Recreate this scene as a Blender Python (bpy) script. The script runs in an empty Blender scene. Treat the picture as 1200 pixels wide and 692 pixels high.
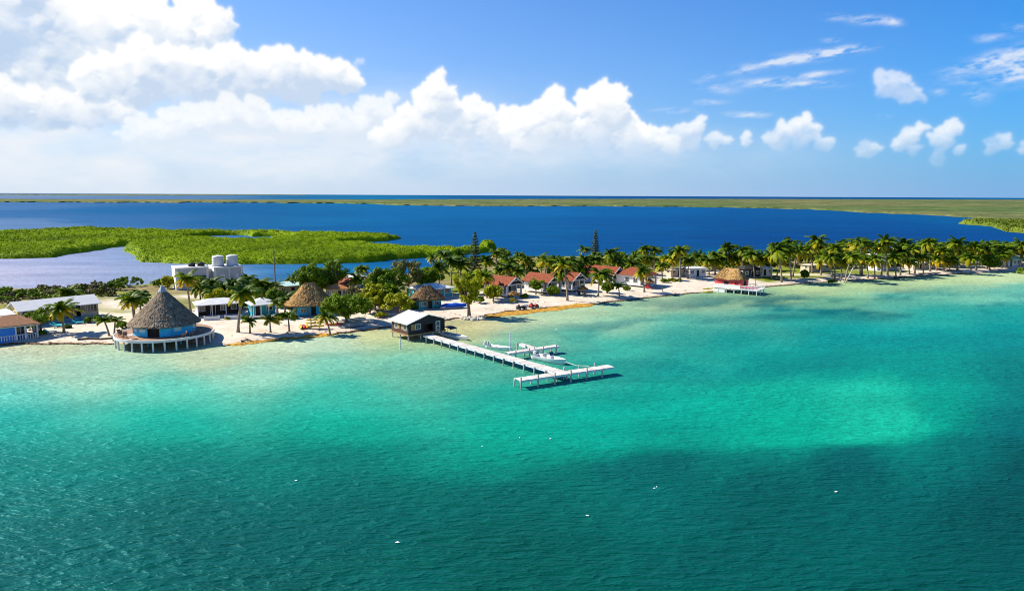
import bpy, math, random
import numpy as np
from mathutils import Vector

# ------------------------------------------------------------------ camera, sky, sun, exposure
scene = bpy.context.scene
COL = scene.collection
CAM_H, FOCAL = 26.0, 800.0                      # metres above the water; focal length for a 1200 wide frame
PITCH = math.atan((346 - 228.5) / FOCAL)
ROLL = math.radians(0.27)
_fw = np.array([0, math.cos(PITCH), -math.sin(PITCH)])
_u0 = np.array([0, math.sin(PITCH), math.cos(PITCH)])
_r0 = np.array([1.0, 0, 0])
_rt = math.cos(ROLL) * _r0 + math.sin(ROLL) * _u0
_up = -math.sin(ROLL) * _r0 + math.cos(ROLL) * _u0

cam_data = bpy.data.cameras.new("camera")
cam_data.sensor_fit = 'HORIZONTAL'
cam_data.sensor_width = 36.0
cam_data.lens = 24.0
cam_data.clip_start = 0.5
cam_data.clip_end = 120000.0
cam = bpy.data.objects.new("camera", cam_data)
COL.objects.link(cam)
from mathutils import Matrix
cam.matrix_world = Matrix(((_rt[0], _up[0], -_fw[0], 0), (_rt[1], _up[1], -_fw[1], 0), (_rt[2], _up[2], -_fw[2], CAM_H), (0, 0, 0, 1)))
scene.camera = cam

SUN_AZ, SUN_EL = math.radians(-76), math.radians(40)      # azimuth from +Y, clockwise
sun_dir = Vector((math.sin(SUN_AZ) * math.cos(SUN_EL), math.cos(SUN_AZ) * math.cos(SUN_EL), math.sin(SUN_EL)))
SKY_STRENGTH = 0.12
SKY_TINT = (.035, .40, .76)
SUN_STRENGTH = 5.0
EXPOSURE = 0.95

sl = bpy.data.lights.new("sun", 'SUN')
sl.energy = SUN_STRENGTH
sl.angle = math.radians(0.5)
sl.color = (1.0, 0.92, 0.78)
so = bpy.data.objects.new("sun", sl)
so.rotation_euler = sun_dir.to_track_quat('Z', 'Y').to_euler()
so.location = (-200, 60, 200)
COL.objects.link(so)

scene.view_settings.view_transform = 'Standard'
scene.view_settings.look = 'None'
scene.view_settings.exposure = EXPOSURE
scene.view_settings.gamma = 1
scene.view_settings.use_curve_mapping = False
scene.cycles.filter_width = 1.05
scene.cycles.max_bounces = 5
scene.cycles.diffuse_bounces = 2
scene.cycles.glossy_bounces = 2
scene.cycles.transparent_max_bounces = 6


def vnoise(x, y, seed, octs=5, gain=.5):
    """fractal value noise over arrays, 0..1"""
    rs = np.random.RandomState(seed)
    T = rs.rand(256, 256).astype(np.float32)
    x = np.asarray(x, np.float64); y = np.asarray(y, np.float64)
    out = np.zeros(x.shape, np.float32); a = 1.; tot = 0.
    for _ in range(octs):
        xi = np.floor(x).astype(np.int64); yi = np.floor(y).astype(np.int64)
        fx = (x - xi).astype(np.float32); fy = (y - yi).astype(np.float32)
        fx = fx * fx * (3 - 2 * fx); fy = fy * fy * (3 - 2 * fy)
        a00 = T[yi & 255, xi & 255]; a10 = T[yi & 255, (xi + 1) & 255]
        a01 = T[(yi + 1) & 255, xi & 255]; a11 = T[(yi + 1) & 255, (xi + 1) & 255]
        out += a * ((a00 * (1 - fx) + a10 * fx) * (1 - fy) + (a01 * (1 - fx) + a11 * fx) * fy); tot += a
        x = x * 2.03 + 17.3; y = y * 2.03 + 9.1; a *= gain
    return out / tot


def blur(a, r):
    r = int(r)
    if r < 1: return a
    for ax in (0, 1):
        for _ in range(2):
            p = np.pad(a, [(r + 1, r) if k == ax else (0, 0) for k in (0, 1)], mode='edge')
            c = np.cumsum(p, axis=ax, dtype=np.float64); n = a.shape[ax]
            hi = np.take(c, range(2 * r + 1, 2 * r + 1 + n), axis=ax); lo = np.take(c, range(0, n), axis=ax)
            a = ((hi - lo) / (2 * r + 1)).astype(np.float32)
    return a


def cloud_sky(AZ=.80, EL=.40, W=1840, Hh=460):
    """cloud cover, brightness and thin veil over azimuth -AZ..AZ and elevation 0..EL (radians)"""
    rs = np.random.RandomState(11)
    sc = W / (2 * AZ)                                                 # canvas cells per radian
    def sky_at(a, e):                                                 # a: 0..1200 across the view, e: height over the horizon, 1/800 rad
        py = 228.5 + (a - 600) * .00475 - e
        d = _fw + _rt * ((a - 600) / FOCAL) + _up * ((346 - py) / FOCAL); d = d / np.linalg.norm(d)
        return math.atan2(d[0], d[1]) * sc + W / 2, math.asin(d[2]) * sc, sc / FOCAL * (d[1] ** 1.5)
    yy, xx = np.mgrid[0:Hh, 0:W].astype(np.float32)
    A_ = (xx - W / 2) / sc; E_ = yy / sc
    D = np.stack([np.sin(A_) * np.cos(E_), np.cos(A_) * np.cos(E_), np.sin(E_)], -1)
    w_ = D @ _fw; ax = 600 + FOCAL * (D @ _rt) / w_; el = 228.5 + (ax - 600) * .00475 - (346 - FOCAL * (D @ _up) / w_)
    lx, ly = -.35, .94
    n1 = vnoise(xx / 26, yy / 20, 5, 6, .58); n2 = vnoise(xx / 7, yy / 6, 6, 5, .62)
    cov = np.zeros((Hh, W), np.float32); shd = np.ones((Hh, W), np.float32)
    def mass(base, lobes, amount=1.0, depth=46, floor=.0, ragged=.55, seed=0, lev=3):
        P = [sky_at(a, e) + (r,) for a, e, r in lobes]
        xa = int(max(0, min(x - r * s * 2.6 for x, y, s, r in P) - 30)); xb = int(min(W, max(x + r * s * 2.6 for x, y, s, r in P) + 30))
        if xb <= xa: return
        w = xb - xa; sl = (slice(None), slice(xa, xb)); X, Y = xx[sl], yy[sl]
        Z = np.zeros((Hh, w), np.float32); A = np.zeros((Hh, w), np.float32)
        def splat(cx, cy, cz, r):
            x0 = max(0, int(cx - r)); x1 = min(w, int(cx + r) + 2); y0 = max(0, int(cy - r)); y1 = min(Hh, int(cy + r) + 2)
            if x1 <= x0 or y1 <= y0: return
            by, bx = np.mgrid[y0:y1, x0:x1]
            m = np.clip(1 - ((bx - cx) ** 2 + (by - cy) ** 2) / (r * r), 0, 1)
            Z[y0:y1, x0:x1] = np.maximum(Z[y0:y1, x0:x1], np.where(m > 0, cz + r * np.sqrt(m), 0))
            A[y0:y1, x0:x1] = np.maximum(A[y0:y1, x0:x1], np.clip(m * 2.6, 0, 1))
        def puff(cx, cy, cz, r, yb, lev):
            splat(cx, cy, cz, r)
            if lev == 0 or r < 1.6: return
            for _ in range(9):
                a = rs.uniform(-.45, math.pi + .45); d = rs.uniform(.55, 1.0) * r
                rr = r * rs.uniform(.24, .50); ny = max(cy + math.sin(a) * d * .95, yb + rr * rs.uniform(.1, .9))
                puff(cx + math.cos(a) * d, ny, cz + rs.uniform(.1, .75) * r, rr, yb, lev - 1)
        for (x, y, s, r), (a, e, _) in zip(P, lobes):
            puff(x - xa, y, rs.uniform(0, 1) * r * s, r * s, sky_at(a, base)[1], lev)
        def warp(a, s, amp, sd):
            dx = (vnoise(X / s, Y / s, sd, 5, .6) - .5) * amp; dy = (vnoise(X / s, Y / s, sd + 7, 5, .6) - .5) * amp
            return a[np.clip(Y + dy, 0, Hh - 1).astype(int), np.clip(X - xa + dx, 0, w - 1).astype(int)]
        Z = warp(blur(Z, 1), 13, 15, 3 + seed); A = warp(A, 13, 15, 3 + seed)
        Zs = blur(Z, 1); gy, gx = np.gradient(Zs); Zl = blur(Z, 5); hy, hx = np.gradient(Zl)
        nd = (-gx * lx - gy * ly) * .42 + (-hx * lx - hy * ly) * .75
        thick = np.zeros_like(A)
        for k in range(1, 13):                                        # how much cloud lies between here and the sun
            dx = int(round(lx * k * depth / 12)); dy = int(round(ly * k * depth / 12))
            s = np.roll(np.roll(A, -dx, 1), -dy, 0)
            if dy > 0: s[-dy:, :] = A[-1:, :]
            thick += s
        thick = blur(thick / 12, 4); m1, m2 = n1[sl], n2[sl]
        sh = np.clip(1.04 + .30 * np.clip(nd, -1, .6) - (1.35 if base > 55 else 1.0) * np.clip(thick - .30, 0, 1) * (.75 + .9 * (m1 - .5)), floor, 1)
        c = blur(A, 1) + (m1 - .5) * ragged * 1.1 * (A > 0) + (m2 - .5) * ragged * .75
        c = np.clip((c - .14) / .78, 0, 1); c = c * c * (3 - 2 * c) * np.clip(blur(A, 2) * 8, 0, 1)
        lowf = np.clip((el[sl] - base + 12 + (m1 - .5) * 40) / (34 if base > 48 else 62), 0, 1); lowf = lowf * lowf * (3 - 2 * lowf)
        c = .74 * blur(c, 1) + .28 * blur(c, 4) * (.4 + 1.2 * m2)
        c = np.clip(c * (.06 + .94 * lowf) * amount, 0, 1)
        t = cov[sl] * (1 - c)
        shd[sl] = np.where(t + c > 1e-4, (shd[sl] * t + sh * c) / np.maximum(t + c, 1e-4), 1); cov[sl] = t + c
    # from the farthest to the nearest
    mass(70, [(10, 222, 50), (-60, 200, 80), (-50, 120, 60), (48, 196, 34), (78, 205, 26), (60, 155, 46), (20, 140, 50), (118, 206, 26), (142, 214, 20), (120, 160, 46), (165, 206, 22), (180, 202, 22), (190, 172, 36), (205, 185, 28), (222, 214, 17), (241, 216, 13), (236, 190, 20), (60, 110, 40), (110, 115, 36), (150, 125, 32), (10, 180, 50)], 1, 70, .0, .5, 1)
    mass(150, [(150, 195, 12), (256, 200, 13), (262, 208, 9), (268, 190, 10), (250, 180, 16)], .95, 26, .2, .7, 2)
    mass(60, [(0, 100, 32), (45, 96, 28), (95, 94, 24), (-40, 96, 34), (135, 94, 18)], .85, 46, .0, .5, 3)
    mass(96, [(168, 152, 26), (140, 134, 30), (195, 140, 30), (215, 128, 32), (245, 152, 20), (240, 125, 30), (264, 162, 15), (285, 135, 28), (308, 152, 18), (325, 160, 15), (330, 135, 26), (355, 140, 20), (382, 136, 20), (402, 132, 17), (110, 125, 26), (160, 118, 26), (414, 126, 9), (350, 118, 20), (290, 112, 24)], 1, 46, .12, .5, 4)
    mass(136, [(419, 152, 5), (414, 146, 4)], .55, 10, .4, .8, 5)
    mass(36, [(270, 90, 24), (300, 84, 22), (235, 78, 26), (200, 70, 24), (330, 80, 22), (350, 76, 20), (375, 84, 18), (400, 74, 22), (430, 98, 15), (445, 92, 16), (455, 108, 9), (425, 76, 22), (170, 66, 24), (460, 72, 18)], .72, 46, .45, .9, 6)
    mass(36, [(510, 126, 14), (505, 112, 17), (520, 100, 20), (485, 84, 20), (500, 80, 21), (532, 82, 18), (466, 68, 18), (552, 100, 12), (562, 82, 18), (580, 70, 18), (450, 62, 15), (600, 86, 14), (590, 96, 8), (540, 66, 16), (600, 66, 15)], .95, 42, .22, .65, 7)
    mass(36, [(645, 110, 14), (640, 92, 19), (655, 75, 24), (688, 108, 14), (706, 114, 16), (722, 114, 12), (712, 92, 22), (700, 75, 26), (735, 78, 18), (618, 82, 18), (600, 76, 15), (672, 72, 22), (762, 66, 14), (742, 62, 18), (630, 62, 24), (785, 58, 12)], 1, 46, .22, .55, 8)
    mass(40, [(780, 66, 12), (798, 72, 12), (815, 78, 9), (821, 90, 5), (835, 62, 9), (850, 64, 6), (790, 56, 11), (872, 70, 6), (874, 62, 5), (812, 60, 9)], .78, 24, .3, 1.0, 9)
    mass(44, [(908, 66, 10), (922, 76, 12), (934, 78, 11), (945, 90, 4), (944, 96, 3.5), (950, 74, 10), (966, 60, 10), (935, 62, 11), (915, 58, 9), (958, 78, 5)], .82, 26, .3, 1.0, 10)
    mass(38, [(1018, 54, 11), (1010, 56, 8), (1055, 62, 10), (1066, 70, 10), (1078, 80, 7), (1050, 55, 6), (1098, 62, 12), (1108, 74, 12), (1116, 80, 8), (1100, 50, 8), (1122, 54, 6), (1070, 54, 7), (1098, 40, 8)], .74, 22, .3, 1.0, 11)
    mass(42, [(1165, 60, 10), (1172, 68, 8), (1180, 60, 5), (1160, 52, 6), (1200, 58, 7), (1196, 52, 5)], .78, 20, .3, 1.0, 12)
    mass(104, [(1030, 138, 9), (1040, 134, 12), (1052, 126, 13), (1066, 118, 11), (1078, 113, 5), (1036, 120, 8)], .55, 24, .4, 1.2, 13)
    # soft veil among and below the left hand clouds
    v = vnoise(ax / 70, el / 26, 21, 6, .55)
    g = np.exp(-((ax - 120) / 360) ** 2) * np.exp(-((el - 55) / 70) ** 2)
    g2 = np.exp(-((ax - 560) / 300) ** 2) * np.exp(-((el - 52) / 26) ** 2)
    g3 = np.exp(-((ax - 440) / 110) ** 2) * np.exp(-((el - 92) / 26) ** 2)
    veil = np.clip(g * 1.15 + g2 * .75 + g3 * .6, 0, 1.1) * np.clip(.35 + 1.1 * (v - .28), 0, 1)
    # thin streaked cloud high on the right
    def streak(a, e, la, le, rot, amt):
        c, s = math.cos(rot), math.sin(rot); u = (ax - a) * c + (el - e) * s; w = -(ax - a) * s + (el - e) * c
        return amt * np.exp(-(u / la) ** 2 - (w / le) ** 2)
    S = 0
    for p in [(955, 164, 46, 5, .16, 1.2), (985, 170, 26, 4, .12, .9), (915, 159, 18, 5, .2, .8), (915, 132, 48, 5, .0, .85), (955, 142, 30, 3.5, .12, .8), (872, 148, 16, 4.5, .2, .8), (838, 126, 24, 5, -.2, .5), (1017, 206, 16, 4.5, .05, .9), (1043, 205, 11, 4.5, -.1, .85), (984, 209, 14, 3.5, 0, .6), (975, 182, 10, 2.5, 0, .5),
              (876, 95, 22, 3.5, 0, .6), (830, 109, 18, 3, 0, .55), (790, 99, 26, 3.5, 0, .3), (828, 141, 9, 3, 0, .5), (1165, 160, 48, 8, .3, 1.15), (1195, 150, 26, 12, .3, 1.25), (1150, 136, 26, 3.5, .1, .5), (1195, 198, 14, 4.5, 0, .55), (1145, 118, 14, 7, 0, .45), (1100, 124, 9, 5, 0, .3), (1160, 186, 20, 4, .1, .5), (1035, 93, 8, 2.5, 0, .4)]: S = S + streak(*p)
    u = ax * .985 + el * .17; w = -ax * .17 + el * .985
    wn = vnoise(u / 22, w / 6, 31, 6, .62)
    wisp = np.clip(S * 1.35 * (wn - .33) * 2.1, 0, .72)
    return cov.astype(np.float32), np.clip(shd, 0, 1).astype(np.float32), np.clip(np.maximum(veil, wisp), 0, 1).astype(np.float32)



def build_world():
    w = bpy.data.worlds.new("World"); scene.world = w; w.use_nodes = True
    nt = w.node_tree; N = nt.nodes; L = nt.links; N.clear()
    def math_(op, a, b=None, clamp=False):
        n = N.new('ShaderNodeMath'); n.operation = op; n.use_clamp = clamp
        for i, v in enumerate((a, b)):
            if v is None: continue
            if isinstance(v, (int, float)): n.inputs[i].default_value = v
            else: L.new(v, n.inputs[i])
        return n.outputs[0]
    sky = N.new('ShaderNodeTexSky'); sky.sky_type = 'NISHITA'; sky.sun_disc = False
    sky.sun_elevation = SUN_EL; sky.sun_rotation = SUN_AZ
    sky.altitude = 0; sky.air_density = 1.0; sky.dust_density = 0.35; sky.ozone_density = 2.2
    hs = N.new('ShaderNodeHueSaturation'); hs.inputs['Saturation'].default_value = 1.14; hs.inputs['Value'].default_value = 1.0
    L.new(sky.outputs[0], hs.inputs['Color'])
    AZ, EL = .80, .40
    cov, shade, veil = cloud_sky(AZ, EL)
    Hh, W = cov.shape
    px = np.ones((Hh, W, 4), np.float32); px[..., 0] = cov; px[..., 1] = shade; px[..., 2] = veil
    img = bpy.data.images.new("cloud_cover", W, Hh, alpha=False, float_buffer=True)
    img.colorspace_settings.name = 'Non-Color'
    img.pixels.foreach_set(px.ravel()); img.update(); img.pack()
    tc = N.new('ShaderNodeTexCoord'); sp = N.new('ShaderNodeSeparateXYZ'); L.new(tc.outputs['Generated'], sp.inputs[0])
    az = math_('ARCTAN2', sp.outputs[0], sp.outputs[1]); el = math_('ARCSINE', sp.outputs[2])
    u = math_('ADD', math_('MULTIPLY', az, 1 / (2 * AZ)), .5); v = math_('MULTIPLY', el, 1 / EL)
    cb = N.new('ShaderNodeCombineXYZ'); L.new(u, cb.inputs[0]); L.new(v, cb.inputs[1])
    ti = N.new('ShaderNodeTexImage'); ti.image = img; ti.extension = 'MIRROR'; ti.interpolation = 'Cubic'; L.new(cb.outputs[0], ti.inputs[0])
    sc = N.new('ShaderNodeSeparateColor'); L.new(ti.outputs['Color'], sc.inputs[0])
    inside = math_('MULTIPLY', math_('LESS_THAN', v, 1.0), math_('GREATER_THAN', v, 0.0))
    def mix(fac, a, b):
        n = N.new('ShaderNodeMix'); n.data_type = 'RGBA'
        L.new(fac, n.inputs[0])
        for i, c in ((6, a), (7, b)):
            if isinstance(c, tuple): n.inputs[i].default_value = c
            else: L.new(c, n.inputs[i])
        return n.outputs[2]
    k = 1.0 / (SKY_STRENGTH * 2 ** EXPOSURE)
    lit = (1.04 * k, 1.04 * k, 1.03 * k, 1); dark = (.53 * k, .67 * k, .87 * k, 1)
    cloud = mix(sc.outputs[1], dark, lit)
    # the thick moist air low over the sea pales the sky, more so on the sunny side
    e0 = math_('MAXIMUM', el, 0.0)
    def vmul(c, rgb):
        n = N.new('ShaderNodeVectorMath'); n.operation = 'MULTIPLY'; L.new(c, n.inputs[0]); n.inputs[1].default_value = rgb; return n.outputs[0]
    blue = vmul(hs.outputs[0], SKY_TINT)
    low = math_('POWER', 2.718, math_('MULTIPLY', e0, -7.0))
    side = math_('ADD', math_('MULTIPLY', az, -.75), .46, True)
    air = mix(side, (.23 * k, .45 * k, .78 * k, 1), (.74 * k, .80 * k, .89 * k, 1))
    base = mix(math_('MULTIPLY', low, .98), blue, air)
    glow = math_('MULTIPLY', math_('POWER', 2.718, math_('MULTIPLY', e0, -1.6)), math_('MULTIPLY', side, .40))
    base = mix(glow, base, (.66 * k, .78 * k, .96 * k, 1))
    c1 = mix(math_('MULTIPLY', sc.outputs[2], inside), base, (.86 * k, .90 * k, .96 * k, 1))
    c2 = mix(math_('MULTIPLY', sc.outputs[0], inside), c1, cloud)
    bg = N.new('ShaderNodeBackground'); bg.inputs[1].default_value = SKY_STRENGTH
    L.new(c2, bg.inputs[0])
    out = N.new('ShaderNodeOutputWorld'); L.new(bg.outputs[0], out.inputs[0])
    try:
        w.cycles.sampling_method = 'MANUAL'; w.cycles.sample_map_resolution = 512
    except Exception: pass


build_world()


# ------------------------------------------------------------------ helpers
def at(px, py, z=0.0):
    """the place on the level z that the survey photo shows at px, py (1200 x 692)"""
    d = _fw + _rt * ((px - 600) / FOCAL) + _up * ((346 - py) / FOCAL)
    t = (z - CAM_H) / d[2]
    return np.array([0, 0, CAM_H]) + d * t


def lin(c):
    return tuple((v / 12.92 if v <= .04045 else ((v + .055) / 1.055) ** 2.4) for v in (x / 255 for x in c))


class MB:
    """collects shapes for one mesh"""
    def __init__(self): self.v = []; self.f = []; self.n = 0
    def add(self, V, F):
        V = np.asarray(V, float).reshape(-1, 3); o = self.n
        self.v.append(V); self.n += len(V)
        self.f.extend([tuple(int(i) + o for i in f) for f in F]); return self
    def box(self, x0, x1, y0, y1, z0, z1):
        return self.add([(x0, y0, z0), (x1, y0, z0), (x1, y1, z0), (x0, y1, z0), (x0, y0, z1), (x1, y0, z1), (x1, y1, z1), (x0, y1, z1)],
                        [(3, 2, 1, 0), (4, 5, 6, 7), (0, 1, 5, 4), (1, 2, 6, 5), (2, 3, 7, 6), (3, 0, 4, 7)])
    def bar(self, p, q, w, h):
        """a beam between two points, w wide and h deep (h hangs below)"""
        p = np.array(p, float); q = np.array(q, float); d = q - p; d /= np.linalg.norm(d)
        s = np.cross(d, (0, 0, 1)); n = np.linalg.norm(s); s = np.array([1, 0, 0.]) if n < 1e-6 else s / n
        u = np.cross(s, d)
        V = [a + s * sx * w / 2 + u * uz for a in (p, q) for sx, uz in ((-1, -h), (1, -h), (1, 0), (-1, 0))]
        return self.add(V, [(3, 2, 1, 0), (4, 5, 6, 7), (0, 1, 5, 4), (1, 2, 6, 5), (2, 3, 7, 6), (3, 0, 4, 7)])
    def tube(self, pts, rad, n=8, cap=True):
        pts = [np.array(p, float) for p in pts]; m = len(pts)
        if np.isscalar(rad): rad = [rad] * m
        V = []
        for i, p in enumerate(pts):
            d = pts[min(i + 1, m - 1)] - pts[max(i - 1, 0)]; d /= np.linalg.norm(d)
            a = np.cross(d, (0.0, 1, 0)) if abs(d[1]) < .9 else np.cross(d, (1.0, 0, 0)); a /= np.linalg.norm(a); b = np.cross(d, a)
            for k in range(n):
                t = 2 * math.pi * k / n; V.append(p + rad[i] * (math.cos(t) * a + math.sin(t) * b))
        F = [(i * n + k, i * n + (k + 1) % n, (i + 1) * n + (k + 1) % n, (i + 1) * n + k) for i in range(m - 1) for k in range(n)]
        if cap: F += [tuple(range(n))[::-1], tuple((m - 1) * n + k for k in range(n))]
        return self.add(V, F)
    def lathe(self, prof, n=24, cx=0, cy=0, cap=True):
        V = [(cx + r * math.cos(2 * math.pi * k / n), cy + r * math.sin(2 * math.pi * k / n), z) for r, z in prof for k in range(n)]
        m = len(prof)
        F = [(i * n + k, i * n + (k + 1) % n, (i + 1) * n + (k + 1) % n, (i + 1) * n + k) for i in range(m - 1) for k in range(n)]
        if cap: F += [tuple(range(n))[::-1], tuple((m - 1) * n + k for k in range(n))]
        return self.add(V, F)
    def prism(self, poly, ax, c0, c1):
        """polygon of (a, b) extruded along axis ax from c0 to c1; ax 'x': (y,z), 'y': (x,z), 'z': (x,y)"""
        def P(a, b, c): return (c, a, b) if ax == 'x' else ((a, c, b) if ax == 'y' else (a, b, c))
        n = len(poly)
        V = [P(a, b, c0) for a, b in poly] + [P(a, b, c1) for a, b in poly]
        F = [(i, (i + 1) % n, n + (i + 1) % n, n + i) for i in range(n)] + [tuple(range(n))[::-1], tuple(range(n, 2 * n))]
        return self.add(V, F)
    def build(self, name, mat, parent=None, smooth=False, fix=True):
        me = bpy.data.meshes.new(name)
        V = np.concatenate(self.v) if self.v else np.zeros((0, 3))
        me.from_pydata(V.tolist(), [], self.f)
        if fix:
            import bmesh
            bm = bmesh.new(); bm.from_mesh(me); bmesh.ops.recalc_face_normals(bm, faces=bm.faces); bm.to_mesh(me); bm.free()
        if smooth: me.polygons.foreach_set('use_smooth', [True] * len(me.polygons))
        me.materials.append(mat)
        return link(name, me, parent)


def link(name, me, parent=None):
    o = bpy.data.objects.new(name, me); COL.objects.link(o)
    if parent is not None: o.parent = parent
    return o


def np_mesh(name, V, Q, mat, smooth=False):
    """mesh from arrays: V (n,3), Q (m,3|4)"""
    V = np.ascontiguousarray(V, np.float32); Q = np.ascontiguousarray(Q, np.int32); k = Q.shape[1]
    me = bpy.data.meshes.new(name)
    me.vertices.add(len(V)); me.vertices.foreach_set('co', V.ravel())
    me.loops.add(Q.size); me.loops.foreach_set('vertex_index', Q.ravel())
    me.polygons.add(len(Q)); me.polygons.foreach_set('loop_start', np.arange(0, Q.size, k, dtype=np.int32))
    try: me.polygons.foreach_set('loop_total', np.full(len(Q), k, np.int32))
    except Exception: pass
    if smooth: me.polygons.foreach_set('use_smooth', np.ones(len(Q), bool))
    me.materials.append(mat); me.update(calc_edges=True); me.validate()
    return me


def attr_col(me, name, C):
    a = me.attributes.new(name, 'FLOAT_COLOR', 'POINT')
    C = np.asarray(C, np.float32)
    if C.shape[1] == 3: C = np.concatenate([C, np.ones((len(C), 1), np.float32)], 1)
    a.data.foreach_set('color', np.ascontiguousarray(C).ravel())


def thing(name, label, cat, loc=(0, 0, 0), rz=0.0, group=None):
    o = bpy.data.objects.new(name, None); COL.objects.link(o)
    o.empty_display_size = .5
    o.location = [float(c) for c in loc]; o.rotation_euler = (0, 0, rz)
    o['label'] = label; o['category'] = cat
    if group: o['group'] = group
    return o


def tag(o, label, cat, group=None, kind=None):
    o['label'] = label; o['category'] = cat
    if group: o['group'] = group
    if kind: o['kind'] = kind
    return o


# ------------------------------------------------------------------ materials
def mat(name, col, rough=.7, var=.18, scale=2.0, bump=0.0, bscale=None, col2=None, stretch=(1, 1, 1), island=0.0, spec=.35, trans=0.0, metal=0.0):
    m = bpy.data.materials.new(name); m.use_nodes = True
    nt = m.node_tree; N = nt.nodes; L = nt.links; b = N['Principled BSDF']
    b.inputs['Roughness'].default_value = rough; b.inputs['Specular IOR Level'].default_value = spec; b.inputs['Metallic'].default_value = metal
    tc = N.new('ShaderNodeTexCoord'); mp = N.new('ShaderNodeMapping'); mp.inputs['Scale'].default_value = stretch
    L.new(tc.outputs['Object'], mp.inputs[0])
    nz = N.new('ShaderNodeTexNoise'); nz.inputs['Scale'].default_value = scale; nz.inputs['Detail'].default_value = 4; nz.inputs['Roughness'].default_value = .6
    L.new(mp.outputs[0], nz.inputs['Vector'])
    mr = N.new('ShaderNodeMapRange'); mr.inputs[1].default_value = .3; mr.inputs[2].default_value = .7
    L.new(nz.outputs['Fac'], mr.inputs[0])
    fac = mr.outputs[0]
    if island:
        g = N.new('ShaderNodeNewGeometry'); mx = N.new('ShaderNodeMix'); mx.inputs[0].default_value = island
        L.new(fac, mx.inputs[2]); L.new(g.outputs['Random Per Island'], mx.inputs[3]); fac = mx.outputs[0]
    mixn = N.new('ShaderNodeMix'); mixn.data_type = 'RGBA'
    a = tuple(c * (1 - var) for c in col); z = col2 if col2 else tuple(min(1, c * (1 + var)) for c in col)
    mixn.inputs[6].default_value = (*a, 1); mixn.inputs[7].default_value = (*z, 1)
    L.new(fac, mixn.inputs[0]); L.new(mixn.outputs[2], b.inputs['Base Color'])
    if bump:
        n2 = N.new('ShaderNodeTexNoise'); n2.inputs['Scale'].default_value = bscale or scale * 3; n2.inputs['Detail'].default_value = 5
        L.new(mp.outputs[0], n2.inputs['Vector'])
        bp = N.new('ShaderNodeBump'); bp.inputs['Strength'].default_value = .8; bp.inputs['Distance'].default_value = bump
        L.new(n2.outputs['Fac'], bp.inputs['Height']); L.new(bp.outputs[0], b.inputs['Normal'])
    if trans:
        t = N.new('ShaderNodeBsdfTranslucent'); L.new(mixn.outputs[2], t.inputs[0])
        ms = N.new('ShaderNodeMixShader'); ms.inputs[0].default_value = trans
        L.new(b.outputs[0], ms.inputs[1]); L.new(t.outputs[0], ms.inputs[2]); L.new(ms.outputs[0], N['Material Output'].inputs[0])
    return m


M = {}
def frond_mat(name, young, old, green_bias):
    """palm fronds: fresh ones green, the older hanging ones yellowing; the age is stored with each frond"""
    m = bpy.data.materials.new(name); m.use_nodes = True; nt = m.node_tree; N = nt.nodes; L = nt.links; b = N['Principled BSDF']
    b.inputs['Roughness'].default_value = .5; b.inputs['Specular IOR Level'].default_value = .2
    a = N.new('ShaderNodeAttribute'); a.attribute_name = 'age'; g = N.new('ShaderNodeNewGeometry'); oi = N.new('ShaderNodeObjectInfo')
    def mth(op, x, y):
        n = N.new('ShaderNodeMath'); n.operation = op
        for k, v in enumerate((x, y)):
            if isinstance(v, (int, float)): n.inputs[k].default_value = v
            else: L.new(v, n.inputs[k])
        return n.outputs[0]
    f = mth('ADD', mth('ADD', a.outputs['Fac'], mth('MULTIPLY', mth('SUBTRACT', oi.outputs['Random'], .5), .5)), mth('MULTIPLY', mth('SUBTRACT', g.outputs['Random Per Island'], .5), .3))
    r = N.new('ShaderNodeValToRGB'); e = r.color_ramp.elements
    e[0].position = .20 + green_bias; e[0].color = (*young, 1); e[1].position = 1.0; e[1].color = (*old, 1)
    x = e.new(.62 + green_bias * .6); x.color = (.19, .27, .006, 1)
    L.new(f, r.inputs[0]); L.new(r.outputs[0], b.inputs['Base Color'])
    t = N.new('ShaderNodeBsdfTranslucent'); L.new(r.outputs[0], t.inputs[0]); ms = N.new('ShaderNodeMixShader'); ms.inputs[0].default_value = .4
    L.new(b.outputs[0], ms.inputs[1]); L.new(t.outputs[0], ms.inputs[2]); L.new(ms.outputs[0], N['Material Output'].inputs[0])
    return m


M['frond'] = frond_mat('palm_frond', (.06, .118, .003), (.52, .36, .012), -.08)
M['frond2'] = frond_mat('palm_frond_green', (.052, .112, .003), (.44, .36, .012), .0)
M['trunk'] = mat('palm_trunk', (.25, .20, .15), .9, .3, 3, .03, 8, stretch=(1, 1, 6))
M['leaf_dark'] = mat('leaf_dark', (.05, .125, .003), .6, .4, .5, col2=(.17, .28, .005), island=.5, trans=.26, spec=.15)
M['leaf_mid'] = mat('leaf_mid', (.07, .16, .003), .6, .4, .5, col2=(.21, .32, .005), island=.5, trans=.26, spec=.15)
M['leaf_yellow'] = mat('leaf_yellow', (.20, .26, .003), .6, .3, .5, col2=(.46, .45, .006), island=.5, trans=.3, spec=.15)
M['leaf_olive'] = mat('leaf_olive', (.08, .11, .01), .6, .4, .5, col2=(.21, .20, .02), island=.5, trans=.2)
M['leaf_grey'] = mat('leaf_grey', (.09, .10, .03), .7, .4, .5, col2=(.20, .18, .07), island=.5, trans=.15)
M['pine'] = mat('pine_needles', (.06, .095, .03), .7, .4, 1.0, col2=(.13, .16, .06), island=.5, trans=.15)
M['bark'] = mat('bark', (.17, .12, .08), .9, .3, 4, .03)
M['thatch'] = mat('thatch_grey', (.15, .108, .072), .95, .5, .9, .04, 9, col2=(.38, .295, .205), island=.7, spec=.1)
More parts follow.
